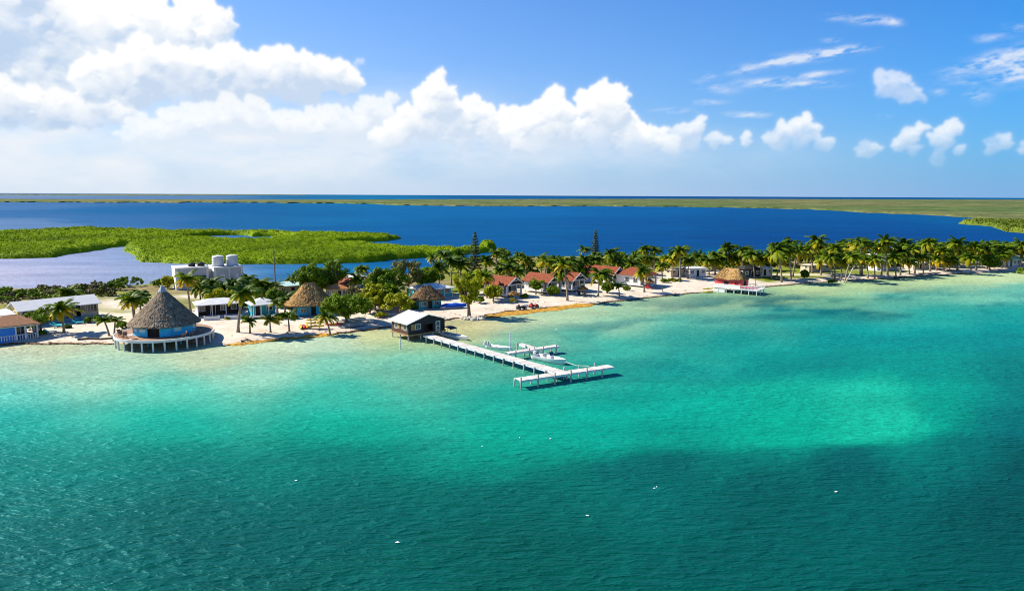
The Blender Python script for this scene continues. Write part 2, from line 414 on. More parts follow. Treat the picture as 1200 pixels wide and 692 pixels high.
M['thatch_tan'] = mat('thatch_tan', (.22, .12, .04), .95, .5, .7, .05, 7, col2=(.58, .36, .14), island=.7, spec=.1)
M['thatch_brown'] = mat('thatch_brown', (.10, .06, .03), .9, .5, .9, .05, 7, col2=(.34, .22, .11), island=.7, spec=.1)
M['white'] = mat('white_paint', (.66, .65, .63), .55, .07, 1.5, .004, 12)
M['white_roof'] = mat('white_metal_roof', (.56, .56, .55), .5, .16, .9, .006, 4, stretch=(1, 6, 1))
M['cyan_roof'] = mat('pale_cyan_roof', (.42, .60, .57), .45, .07, .8, .006, 4, stretch=(1, 6, 1))
M['red_roof'] = mat('red_roof', (.16, .03, .007), .8, .25, 1.3, .012, 5, col2=(.26, .055, .012))
M['orange_roof'] = mat('orange_roof', (.46, .18, .05), .7, .2, 1.3, .012, 5)
M['brown_roof'] = mat('brown_shingle', (.23, .10, .04), .8, .3, 2, .02, 8)
M['blue'] = mat('blue_paint', (.02, .20, .66), .55, .12, 1.5)
M['cyan'] = mat('cyan_paint', (.02, .42, .74), .55, .14, 1.2)
M['teal'] = mat('teal_paint', (.03, .35, .40), .55, .14, 1.2)
M['pale_panel'] = mat('pale_shutter', (.42, .62, .70), .5, .06, 1.5)
M['yellow_wall'] = mat('yellow_wall', (.55, .42, .15), .7, .08, 1)
M['cream'] = mat('cream_wall', (.48, .40, .29), .7, .1, 1)
M['concrete'] = mat('pale_concrete', (.42, .42, .44), .8, .12, .8, .01)
M['tank'] = mat('tank_grey', (.55, .56, .55), .6, .1, .8)
M['black'] = mat('black_plastic', (.012, .012, .014), .5, .1, 1)
M['dark_wood'] = mat('dark_wood', (.022, .021, .023), .7, .3, 2, .01, 8, stretch=(1, 1, 5))
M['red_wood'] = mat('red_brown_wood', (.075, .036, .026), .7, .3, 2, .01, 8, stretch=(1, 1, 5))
M['deck_wood'] = mat('weathered_deck', (.30, .17, .10), .85, .35, 1.5, .01, 6)
M['dock'] = mat('bleached_dock_boards', (.50, .46, .42), .85, .26, .8, .02, 3, island=.6)
M['dock_side'] = mat('painted_dock_side', (.60, .66, .72), .7, .1, 1)
M['pile'] = mat('dock_pile', (.34, .33, .28), .85, .35, 1.2, .02, col2=(.60, .59, .55))
M['ochre'] = mat('ochre_paint', (.32, .20, .09), .7, .15, 2)
M['glass'] = mat('window_glass', (.03, .045, .06), .12, .1, 1, spec=.6)
M['void'] = mat('opening_and_porch_shade', (.02, .012, .010), .8, .2, 1)
M['red_paint'] = mat('red_paint', (.72, .07, .075), .6, .12, 1.5)
M['pink'] = mat('faded_red_rail', (.55, .12, .18), .6, .12, 1.5)
M['hull'] = mat('white_gelcoat', (.68, .68, .68), .25, .03, 1, spec=.5)
M['navy'] = mat('navy_canvas', (.012, .018, .03), .7, .2, 2)
M['blue_tarp'] = mat('blue_tarp', (.01, .07, .42), .45, .25, 1.5, .03, 3)
M['yellow'] = mat('yellow_plastic', (.72, .50, .03), .4, .1, 2)
M['red_plastic'] = mat('red_plastic', (.62, .03, .03), .4, .1, 2)
M['turq'] = mat('turquoise_canvas', (.02, .40, .45), .6, .12, 2)
M['terrace'] = mat('blue_grey_terrace', (.16, .27, .33), .7, .15, 1)
M['rubber'] = mat('rubber', (.02, .02, .02), .8, .1, 2)
M['rock'] = mat('shore_rock', (.38, .35, .30), .9, .3, 1.5, .06, 4)
M['drift'] = mat('driftwood', (.10, .07, .05), .9, .4, 3, .03)
M['pale_wood'] = mat('pale_dead_wood', (.40, .36, .32), .9, .15, 2, .03)
M['weed'] = mat('sargassum', (.33, .15, .010), .95, .5, .9, .06, 6, col2=(.58, .31, .025))
M['wrack'] = mat('dark_wrack', (.08, .045, .025), .95, .5, 1.5, .05, 6, col2=(.20, .12, .06))
M['rope'] = mat('rope', (.55, .52, .42), .9, .1, 5)
M['foam'] = mat('foam', (.8, .84, .84), .7, .05, 5)


# ------------------------------------------------------------------ water
BED_GLARE = """0,692:6,104,102 300,692:3,100,97 600,692:2,104,99 900,692:4,106,105 1200,692:2,96,96
0,640:4,112,110 300,640:2,104,101 600,640:2,104,100 900,640:0,102,102 1200,640:0,92,93
0,590:3,124,118 300,590:1,116,112 600,590:0,113,108 900,590:0,101,101 1200,590:0,90,90
0,545:14,148,138 200,545:8,146,136 400,545:5,140,128 600,548:0,130,121 780,550:0,113,112 1000,540:0,104,106 1200,540:0,94,96
0,505:48,174,160 200,505:36,180,160 400,505:30,178,156 600,505:22,176,155 700,498:24,180,162 780,490:20,174,158 850,480:25,176,158 640,518:24,172,154 780,512:14,166,150 860,528:6,130,124 940,520:8,140,130 900,500:26,182,158 1050,488:48,204,175 1060,512:10,135,128 1130,512:8,120,120 1110,485:24,168,150 1200,490:8,112,118
0,460:112,194,180 200,462:106,200,180 400,462:72,190,170 600,470:46,185,165 760,465:30,172,155 900,470:28,176,155 1030,465:40,190,165 1110,462:26,166,150 1150,470:16,145,138 1200,455:8,128,128
0,432:172,206,184 120,432:168,210,186 300,432:150,206,184 400,426:122,200,178 480,425:112,192,170 560,432:90,186,165 700,440:50,175,160 800,430:38,166,155 900,425:30,160,150 1000,420:10,148,142 1100,430:12,150,144 1200,430:12,136,134
0,412:206,208,172 80,409:200,208,172 250,414:188,206,172 330,405:180,208,180 400,400:172,206,182 445,393:186,200,152 470,405:150,192,150
520,385:190,196,140 560,378:200,205,160 600,374:176,206,170 650,368:165,205,172 600,395:120,190,160 660,395:80,180,160 700,378:135,196,168 720,410:60,176,160
780,355:160,202,168 800,375:84,176,160 800,395:50,160,150 850,352:140,192,160 900,345:150,196,155 900,365:64,164,155 950,338:165,200,155 960,352:100,178,150 950,375:40,156,150 1000,390:18,148,148
1040,334:160,200,155 1060,350:84,176,162 1100,330:165,202,158 1110,345:100,184,165 1100,370:36,158,152 1150,326:170,206,165 1200,323:165,200,160 1200,340:96,184,170 1200,365:34,156,152 1200,395:12,140,142 1100,395:12,146,145 850,400:30,154,148
0,318:190,194,214 80,318:178,186,212 0,308:170,180,206 90,303:160,172,204 160,300:150,168,202 160,322:165,178,208 240,320:150,168,204 330,320:84,122,178 380,318:70,112,170 450,315:42,96,160 500,305:32,92,158 540,300:26,88,152
0,262:110,145,190 0,250:60,112,172 0,243:80,125,180 150,258:60,115,175 150,246:34,108,170 300,260:34,106,168 300,246:22,102,165 430,270:20,92,158 450,250:12,96,162 520,280:14,88,155 600,290:14,84,150 600,265:8,88,154 600,248:8,96,165
750,285:8,78,146 750,262:6,82,150 750,247:8,90,160 900,280:6,72,142 900,262:5,78,146 900,249:7,84,152 1050,278:5,72,142 1050,262:5,78,148 1180,282:5,74,146 1120,258:20,90,155
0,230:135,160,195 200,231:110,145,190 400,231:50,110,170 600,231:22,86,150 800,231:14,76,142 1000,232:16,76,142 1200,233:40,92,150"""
BED_GLARE_GAIN = 0.58  # pale left lagoon points carry the sky's reflection in their colour
SHEEN = .50
REFL = np.array([.004, .010, .014])


def bed_glare_points():
    P, C = [], []
    for tok in BED_GLARE.split():
        a, c = tok.split(':'); x, y = map(float, a.split(',')); P.append((x, y)); C.append(lin(tuple(map(float, c.split(',')))))
    return np.array(P), np.array(C)


def build_water():
    P, C = bed_glare_points()
    lg = lambda y: np.log(np.maximum(y - 226.0, .8))
    S = np.stack([P[:, 0] / 150.0, lg(P[:, 1]) / .30], 1)
    xs = np.arange(-300, 1505, 4.0)
    ys = [229.9, 230.4, 231, 231.6, 232.3, 233.1, 234, 235, 236, 237]
    y = 238.0
    while y < 760: ys.append(y); y += max(1.0, min(4.0, (y - 226) * .02))
    ys = np.array(ys)
    V = []; PX = []
    rows = []
    far = []
    for x in xs:                                                     # the horizon row, 40 km out
        d = _fw + _rt * ((x - 600) / FOCAL); d = d / d[1]; far.append((d[0] * 40000, 40000, 0))
    rows.append((np.array(far), np.stack([xs, np.full_like(xs, 229.8)], 1)))
    for yy in ys:
        yoff = yy + (xs - 600) / 1200 * 5.7 * max(0, 1 - (yy - 229) / 30) if yy < 259 else np.full_like(xs, yy)
        W_ = np.array([at(a, b, 0) for a, b in zip(xs, yoff)])
        rows.append((W_, np.stack([xs, yoff], 1)))
    last = rows[-1][0]
    for yb in (20, 0, -60, -300):                                    # on towards and behind the camera
        R = last.copy(); R[:, 1] = yb; R[:, 0] = np.linspace(-abs(yb) - 80, abs(yb) + 80, len(xs)); rows.append((R, rows[-1][1]))
    V = np.concatenate([r[0] for r in rows]); PX = np.concatenate([r[1] for r in rows])
    # organic outlines: look the water colours up with a wandering offset
    n1 = vnoise(V[:, 0] / 26, V[:, 1] / 26, 41, 5) - .5; n2 = vnoise(V[:, 0] / 26, V[:, 1] / 26, 42, 5) - .5
    n1b = vnoise(V[:, 0] / 9, V[:, 1] / 9, 43, 4) - .5
    Qx = PX[:, 0] / 150.0 + n1 * .40 + n1b * .12; Qy = lg(PX[:, 1]) / .30 + n2 * .24 + n1b * .12
    def field(sel):
        out = np.zeros((len(V), 3)); Sx, Sy, Cc = S[sel, 0], S[sel, 1], C[sel]
        for s in range(0, len(V), 8000):
            dx = Qx[s:s + 8000, None] - Sx[None, :]; dy = Qy[s:s + 8000, None] - Sy[None, :]
            w = 1.0 / (dx * dx + dy * dy + .05) ** 2.4
            out[s:s + 8000] = (w @ Cc) / w.sum(1, keepdims=True)
        return out
    # the shelf drops off along a line that is soft on the left and sharp, weedy and ragged on the right
    bx = [0, 200, 400, 600, 700, 780, 860, 940, 1000, 1060, 1110, 1140, 1200, 1500]
    by = [556, 556, 550, 541, 532, 526, 524, 518, 514, 511, 500, 488, 468, 440]
    bw = [62, 58, 50, 26, 18, 13, 11, 11, 11, 12, 16, 26, 40, 50]
    pb = np.interp(P[:, 0], bx, by); deep_p = P[:, 1] > pb
    light, deep = field(~deep_p), field(deep_p)
    X, Y = V[:, 0], V[:, 1]
    rag = (vnoise(X / 16, Y / 9, 45, 5, .6) - .5) * 30 + (vnoise(X / 3.5, Y / 2.2, 46, 4, .6) - .5) * 12
    e_ = np.clip((PX[:, 1] + rag - np.interp(PX[:, 0], bx, by)) / np.interp(PX[:, 0], bx, bw) * .5 + .5, 0, 1); e_ = e_ * e_ * (3 - 2 * e_)
    out = light * (1 - e_[:, None]) + deep * e_[:, None]
    # dark seagrass beds on the sandy shelf
    a = math.radians(24); U = X * math.cos(a) + Y * math.sin(a); Wd = -X * math.sin(a) + Y * math.cos(a)
    g = vnoise(U / 26 + 5, Wd / 8.5, 51, 5, .55)
    px, py = PX[:, 0], PX[:, 1]
    zone = np.exp(-((px - 1010) / 240) ** 2) * np.exp(-((py - 358) / 15) ** 2) * 1.4
    zone = np.maximum(zone, np.exp(-((px - 760) / 130) ** 2) * np.exp(-((py - 385) / 22) ** 2) * .8)
    zone = np.maximum(zone, np.exp(-((px - 600) / 160) ** 2) * np.exp(-((py - 400) / 20) ** 2) * .30)
    zone = np.maximum(zone, np.exp(-((px - 850) / 330) ** 2) * np.exp(-((py - 425) / 30) ** 2) * .45)
    zone = np.maximum(zone, .16 * (py > 330))
    k = np.clip((g - .485) * 8, 0, 1) * np.clip(zone, 0, 1)
    grass = np.array(lin((8, 112, 122)))
    out = out * (1 - k[:, None] * .85) + grass * k[:, None] * .85
    g2 = vnoise(U / 60, Wd / 22, 57, 5, .5)
    out *= (1 + (g2 - .5)[:, None] * np.interp(py, [300, 301, 440, 500], [0, .40, .30, .10])[:, None])
    out = np.clip(out * BED_GLARE_GAIN - REFL, .0015, 1)
    lag = np.clip((330 - py) / 6, 0, 1) * (Wd > 60)
    lag = np.clip((Wd - 165) / 5, 0, 1)[:, None]                     # the lagoon side of the island
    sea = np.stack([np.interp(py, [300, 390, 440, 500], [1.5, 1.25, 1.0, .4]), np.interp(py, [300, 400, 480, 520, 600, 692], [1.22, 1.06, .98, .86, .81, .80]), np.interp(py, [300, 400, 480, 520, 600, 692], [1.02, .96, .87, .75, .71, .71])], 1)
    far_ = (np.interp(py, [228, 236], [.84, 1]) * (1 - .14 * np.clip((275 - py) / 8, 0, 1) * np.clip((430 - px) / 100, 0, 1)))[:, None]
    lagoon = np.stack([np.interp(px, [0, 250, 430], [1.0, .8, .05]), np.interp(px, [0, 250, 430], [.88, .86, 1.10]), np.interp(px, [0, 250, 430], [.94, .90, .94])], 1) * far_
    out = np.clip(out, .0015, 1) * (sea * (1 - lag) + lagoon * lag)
    nx = len(xs); ny = len(rows)
    i = np.arange(ny - 1)[:, None] * nx + np.arange(nx - 1)[None, :]
    Q = np.stack([i, i + 1, i + nx + 1, i + nx], -1).reshape(-1, 4)[:, ::-1]
    m = bpy.data.materials.new('sea_water'); m.use_nodes = True
    nt = m.node_tree; N = nt.nodes; L = nt.links; b = N['Principled BSDF']
    at_ = N.new('ShaderNodeAttribute'); at_.attribute_name = 'bed_glare'
    geo = N.new('ShaderNodeNewGeometry')
    def noise(scale, stretch, rot, detail=3, rough=.55, dist=0.):
        mp = N.new('ShaderNodeMapping'); mp.inputs['Scale'].default_value = stretch; mp.inputs['Rotation'].default_value = (0, 0, rot)
        L.new(geo.outputs['Position'], mp.inputs[0])
        n = N.new('ShaderNodeTexNoise'); n.inputs['Scale'].default_value = scale; n.inputs['Detail'].default_value = detail; n.inputs['Roughness'].default_value = rough
        n.inputs['Distortion'].default_value = dist
        L.new(mp.outputs[0], n.inputs['Vector']); return n.outputs['Fac']
    def mth(op, a, bb, c=None):
        n = N.new('ShaderNodeMath'); n.operation = op
        for i_, v_ in enumerate((a, bb, c)):
            if v_ is None: continue
            if isinstance(v_, (int, float)): n.inputs[i_].default_value = v_
            else: L.new(v_, n.inputs[i_])
        return n.outputs[0]
    def ridge(n): return mth('POWER', mth('SUBTRACT', 1.0, mth('ABSOLUTE', mth('MULTIPLY_ADD', n, 2.0, -1.0), 0.0)), 1.5)
    w1 = ridge(noise(.36, (1, 2.8, 1), .20, 3, .5, .15))   # wind waves with peaked crests
    w2 = ridge(noise(1.3, (1, 2.0, 1), -.22, 3, .6, .3))   # ripples
    w3 = noise(.09, (1, 2.0, 1), .1, 3, .5)
    gust = noise(.022, (1, 3.0, 1), .35, 3, .55)                  # cat's paws: rougher and smoother patches
    h0 = mth('MULTIPLY_ADD', w2, .17, mth('MULTIPLY_ADD', w3, .9, w1))
    h = mth('MULTIPLY', h0, mth('MULTIPLY_ADD', gust, 1.5, .25))
    bp = N.new('ShaderNodeBump'); bp.inputs['Strength'].default_value = 1.0; bp.inputs['Distance'].default_value = .26
    L.new(h, bp.inputs['Height'])
    # drifting silt and weed in the water: soft patches of darker and paler colour
    p1 = noise(.045, (1, 2.2, 1), .3, 5, .6)
    p2 = noise(.35, (1, 3.0, 1), .15, 4, .6)
    v = mth('ADD', mth('MULTIPLY', mth('SUBTRACT', p1, .5), .55), mth('MULTIPLY', mth('SUBTRACT', p2, .5), .55))
    p3 = noise(.0075, (1, 4.5, 1), .12, 4, .6)                      # broad wind lanes
    v = mth('ADD', v, mth('MULTIPLY', mth('SUBTRACT', p3, .5), .65))
    mul = mth('ADD', v, 1.0)
    mx = N.new('ShaderNodeVectorMath'); mx.operation = 'SCALE'; L.new(at_.outputs['Color'], mx.inputs[0]); L.new(mul, mx.inputs['Scale'])
    # light scattered back from below plus the painted lagoon glare, under a surface sheen that grows towards grazing view
    df = N.new('ShaderNodeBsdfDiffuse'); L.new(mx.outputs[0], df.inputs[0]); L.new(bp.outputs[0], df.inputs['Normal'])
    gl = N.new('ShaderNodeBsdfGlossy'); gl.inputs['Roughness'].default_value = .42; gl.inputs['Color'].default_value = (.22, .62, .74, 1); L.new(bp.outputs[0], gl.inputs['Normal'])
    fr = N.new('ShaderNodeFresnel'); fr.inputs['IOR'].default_value = 1.33; L.new(bp.outputs[0], fr.inputs['Normal'])
    fac = mth('MINIMUM', mth('MULTIPLY', fr.outputs[0], SHEEN), .11)
    ms = N.new('ShaderNodeMixShader'); L.new(fac, ms.inputs[0]); L.new(df.outputs[0], ms.inputs[1]); L.new(gl.outputs[0], ms.inputs[2])
    L.new(ms.outputs[0], N['Material Output'].inputs[0]); N.remove(b)
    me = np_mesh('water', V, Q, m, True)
    attr_col(me, 'bed_glare', out)
    o = link('water', me); o['kind'] = 'structure'


build_water()


# ------------------------------------------------------------------ land
def poly_world(pts, z=0.0):
    return np.array([at(a, b, z)[:2] for a, b in pts])


def sdist(X, Y, poly):
    """signed distance to a polygon, positive inside"""
    d2 = np.full(X.shape, 1e18); inside = np.zeros(X.shape, bool); n = len(poly)
    for i in range(n):
        a = poly[i]; b = poly[(i + 1) % n]; e = b - a
        t = np.clip(((X - a[0]) * e[0] + (Y - a[1]) * e[1]) / (e @ e + 1e-12), 0, 1)
        d2 = np.minimum(d2, (X - a[0] - t * e[0]) ** 2 + (Y - a[1] - t * e[1]) ** 2)
        c = (a[1] > Y) != (b[1] > Y)
        inside ^= c & (X < (b[0] - a[0]) * (Y - a[1]) / (b[1] - a[1] + 1e-12) + a[0])
    return np.where(inside, 1, -1) * np.sqrt(d2)


FRONT = [(-160, 406), (-60, 405), (0, 404), (60, 403), (137, 403), (200, 400), (240, 403), (262, 405), (300, 401), (345, 396), (400, 391), (440, 386), (470, 383), (510, 379), (535, 374), (562, 374),
         (600, 367), (650, 362), (700, 356), (750, 350), (800, 345), (835, 342), (870, 338), (905, 336), (950, 331.5), (1000, 329), (1040, 326.5), (1100, 322.5), (1150, 320), (1200, 317.5), (1280, 313), (1400, 308)]
BACK = [(1400, 297), (1200, 299), (1000, 299), (900, 300), (800, 300), (740, 300), (660, 300.5), (620, 301), (590, 301.5), (562, 303), (520, 311), (490, 319), (450, 324), (400, 328), (330, 332), (290, 329), (200, 330), (150, 335), (120, 336), (60, 338), (0, 338), (-60, 339), (-160, 340)]
SPIT = poly_world(FRONT + BACK)
FRONT_W = poly_world(FRONT)


def land_z(x, y):
    X = np.atleast_1d(np.asarray(x, float)); Y = np.atleast_1d(np.asarray(y, float))
    d = sdist(X, Y, SPIT)
    z = np.where(d > 0, .85 * (1 - np.exp(-d / 6.0)), np.maximum(.10 * d, -.6))
    z = z + (vnoise(X / 6, Y / 6, 61, 4) - .5) * .22 * np.clip(d / 4, 0, 1)
    return z if np.ndim(x) else float(z[0])


def ground(px, py):
    """the point of the land that the survey photo shows at px, py"""
    z = .7
    for _ in range(3):
        p = at(px, py, z); z = land_z(p[0], p[1])
    return np.array([p[0], p[1], z])


def pixel_of(X, Y, Z):
    q0, q1, q2 = X, Y, Z - CAM_H
    w = q0 * _fw[0] + q1 * _fw[1] + q2 * _fw[2]
    return 600 + FOCAL * (q0 * _rt[0] + q1 * _rt[1] + q2 * _rt[2]) / w, 346 - FOCAL * (q0 * _up[0] + q1 * _up[1] + q2 * _up[2]) / w


def build_land():
    s = .8
    xs = np.arange(-165, 330, s); ys = np.arange(88, 345, s)
    X, Y = np.meshgrid(xs, ys); sh = X.shape
    X = X + (vnoise(X / 3, Y / 3, 5, 2) - .5) * .3
    d = sdist(X, Y, SPIT); Z = land_z(X.ravel(), Y.ravel()).reshape(sh)
    nx = len(xs)
    i = np.arange(sh[0] - 1)[:, None] * nx + np.arange(nx - 1)[None, :]
    Q = np.stack([i, i + 1, i + nx + 1, i + nx], -1).reshape(-1, 4)
    keep = d.ravel()[Q].max(1) > -4
    Q = Q[keep]
    used = np.unique(Q); mp = np.full(X.size, -1); mp[used] = np.arange(len(used))
    V = np.stack([X.ravel(), Y.ravel(), Z.ravel()], 1)[used]; Q = mp[Q]
    # ground cover: R grass, G dry scrub soil, B wet sand
    px, py = pixel_of(V[:, 0], V[:, 1], V[:, 2])
    dd = d.ravel()[used]
    # distance from the sea-side shore
    df = np.full(len(V), 1e9)
    for k in range(len(FRONT_W) - 1):
        a, b = FRONT_W[k], FRONT_W[k + 1]; e = b - a
        t = np.clip(((V[:, 0] - a[0]) * e[0] + (V[:, 1] - a[1]) * e[1]) / (e @ e), 0, 1)
        df = np.minimum(df, np.hypot(V[:, 0] - a[0] - t * e[0], V[:, 1] - a[1] - t * e[1]))
    n = vnoise(V[:, 0] / 9, V[:, 1] / 9, 71, 5)
    beach = np.interp(px, [-100, 0, 130, 230, 330, 480, 560, 600, 700, 800, 860, 900, 960, 1030, 1200], [14, 16, 24, 34, 28, 26, 26, 26, 26, 40, 24, 4, 4, 7, 18])
    gr = np.clip((df + (n - .5) * 22 - beach) / 5, 0, 1)
    n3 = vnoise(V[:, 0] / 14, V[:, 1] / 14, 73, 4)
    dry = np.clip((n3 - .45) * 5, 0, 1) * np.clip((df - 30) / 15, 0, 1)
    dry = np.where((px > 555) & (px < 690), np.clip(dry + .45, 0, 1), dry)
    dry = np.where(px < 110, np.clip(dry + .35, 0, 1), dry)
    # bare sandy clearings
    clear = np.exp(-((px - 150) / 40) ** 2) * np.exp(-((py - 356) / 7) ** 2) + np.exp(-((px - 240) / 40) ** 2) * np.exp(-((py - 347) / 3) ** 2) + np.exp(-((px - 790) / 50) ** 2) * np.exp(-((py - 324) / 5) ** 2) \
        + np.exp(-((px - 940) / 60) ** 2) * np.exp(-((py - 321.5) / 1.1) ** 2) * .8 + np.exp(-((px - 1110) / 90) ** 2) * np.exp(-((py - 314) / 3) ** 2) + np.exp(-((px - 425) / 40) ** 2) * np.exp(-((py - 360) / 8) ** 2)
    gr = gr * (1 - np.clip(clear * 1.4, 0, 1))
    wet = np.clip(1 - df / 1.6, 0, 1)
    m = bpy.data.materials.new('island_ground'); m.use_nodes = True
    nt = m.node_tree; N = nt.nodes; L = nt.links; b = N['Principled BSDF']; b.inputs['Roughness'].default_value = .95; b.inputs['Specular IOR Level'].default_value = .1
    a_ = N.new('ShaderNodeAttribute'); a_.attribute_name = 'cover'; sp = N.new('ShaderNodeSeparateColor'); L.new(a_.outputs['Color'], sp.inputs[0])
    geo = N.new('ShaderNodeNewGeometry')
    def noise(sc, det=5):
        n_ = N.new('ShaderNodeTexNoise'); n_.inputs['Scale'].default_value = sc; n_.inputs['Detail'].default_value = det; n_.inputs['Roughness'].default_value = .65
        L.new(geo.outputs['Position'], n_.inputs['Vector']); return n_.outputs['Fac']
    def ramp(f, c0, c1, p0=.35, p1=.65):
        r = N.new('ShaderNodeValToRGB'); r.color_ramp.elements[0].position = p0; r.color_ramp.elements[1].position = p1
        r.color_ramp.elements[0].color = (*c0, 1); r.color_ramp.elements[1].color = (*c1, 1); L.new(f, r.inputs[0]); return r.outputs[0]
    def mix(f, a, b_):
        x = N.new('ShaderNodeMix'); x.data_type = 'RGBA'; L.new(f, x.inputs[0]); L.new(a, x.inputs[6]); L.new(b_, x.inputs[7]); return x.outputs[2]
    sand = ramp(noise(.35), (.48, .40, .31), (.60, .53, .43))
    sand2 = mix(ramp(noise(1.6), (0, 0, 0), (1, 1, 1), .55, .75), sand, ramp(noise(3.), (.36, .28, .19), (.46, .38, .29)))
    grass = ramp(noise(.5), (.08, .13, .006), (.20, .22, .012))
    soil = ramp(noise(.4), (.12, .10, .035), (.26, .21, .10))
    c = mix(sp.outputs[0], sand2, grass); 
    mulv = N.new('ShaderNodeMath'); mulv.operation = 'MULTIPLY'; L.new(sp.outputs[0], mulv.inputs[0]); L.new(sp.outputs[1], mulv.inputs[1])
    c = mix(mulv.outputs[0], c, soil)
    c = mix(sp.outputs[2], c, ramp(noise(1.), (.34, .24, .14), (.50, .40, .27)))
    L.new(c, b.inputs['Base Color'])
    bp = N.new('ShaderNodeBump'); bp.inputs['Distance'].default_value = .12; bp.inputs['Strength'].default_value = .7; L.new(noise(1.2, 6), bp.inputs['Height']); L.new(bp.outputs[0], b.inputs['Normal'])
    me = np_mesh('island_ground', V, Q, m, True)
    attr_col(me, 'cover', np.stack([gr, dry, wet], 1))
    o = link('island_ground', me); o['kind'] = 'structure'


build_land()


def shore_strip(name, px0, px1, off, width, seed, material, label, lift=.04):
    """a ragged band of weed lying along the waterline"""
    fx = np.array([p[0] for p in FRONT]); 
    rs = np.random.RandomState(seed)
    ts = np.arange(px0, px1, .8); 
    fy = np.interp(ts, fx, [p[1] for p in FRONT])
    P = np.array([at(a, b, 0)[:2] for a, b in zip(ts, fy)])
    T = np.gradient(P, axis=0); T /= np.linalg.norm(T, axis=1, keepdims=True); Nn = np.stack([-T[:, 1], T[:, 0]], 1)
    nn = vnoise(ts / 9, ts * 0 + seed, seed, 5); n2 = vnoise(ts / 14, ts * 0 + seed + 9, seed + 3, 4)
    taper = np.clip(np.minimum(ts - px0, px1 - ts) / 16, .05, 1)
    wd = width * (.25 + 1.4 * nn) * taper; c0 = off + (n2 - .5) * 1.4
    m = 7; V = []
    for k in range(m):
        f = k / (m - 1); q = P + Nn * (c0 + wd * (f - .5))[:, None]
        q = q + rs.uniform(-.12, .12, q.shape)
        z = np.maximum(land_z(q[:, 0], q[:, 1]), 0.0) + lift + .22 * math.sin(math.pi * f) * nn + rs.uniform(0, .06, len(q)) * (0 < k < m - 1)
        V.append(np.column_stack([q, z]))
    V = np.stack(V, 1).reshape(-1, 3); n = len(ts)
    i = np.arange(n - 1)[:, None] * m + np.arange(m - 1)[None, :]
    Q = np.stack([i, i + m, i + m + 1, i + 1], -1).reshape(-1, 4)
    o = link(name, np_mesh(name, V, Q, material, False)); tag(o, label, 'seaweed', None, 'stuff')


shore_strip('seaweed', 566, 700, -.1, 3.4, 3, M['weed'], 'orange brown band of seaweed along the waterline below the red roofed cottages')
shore_strip('seaweed', 262, 398, -.1, 2.3, 4, M['weed'], 'orange brown band of seaweed on the beach in front of the young palms')
shore_strip('seaweed', 690, 838, .3, .8, 5, M['wrack'], 'thin dark line of weed along the beach left of the red stilt hut', .05)
shore_strip('seaweed', -20, 136, .1, .8, 6, M['wrack'], 'thin dark line of weed along the beach left of the round house', .05)
shore_strip('seaweed', 395, 462, .6, .9, 7, M['wrack'], 'thin dark line of weed along the beach left of the dark boathouse', .05)
shore_strip('seaweed', 512, 545, .6, .8, 8, M['wrack'], 'thin dark line of weed on the beach between boathouse and feathery tree', .05)
shore_strip('seaweed', 880, 1130, .3, .9, 9, M['wrack'], 'dark line of weed along the shore of the right hand palm grove', .05)
shore_strip('seaweed', 566, 660, 1.3, .7, 12, M['wrack'], 'dark upper edge of weed on the sand below the cottages', .07)


# ------------------------------------------------------------------ leaves
def quads(Cn, Nr, size, rs, asp=.62):
    """leaf-sized faces: centres, normals, sizes"""
    n = len(Cn)
    R = rs.normal(size=(n, 3)); U = np.cross(Nr, R); U /= np.linalg.norm(U, axis=1, keepdims=True) + 1e-9; Vv = np.cross(Nr, U)
    a = U * (size * .5)[:, None]; b = Vv * (size * .5 * asp)[:, None]
    V = np.stack([Cn - a, Cn + b * .9 - a * .1, Cn + a, Cn - b * .9 - a * .1], 1).reshape(-1, 3)
    return V, np.arange(4 * n).reshape(-1, 4)


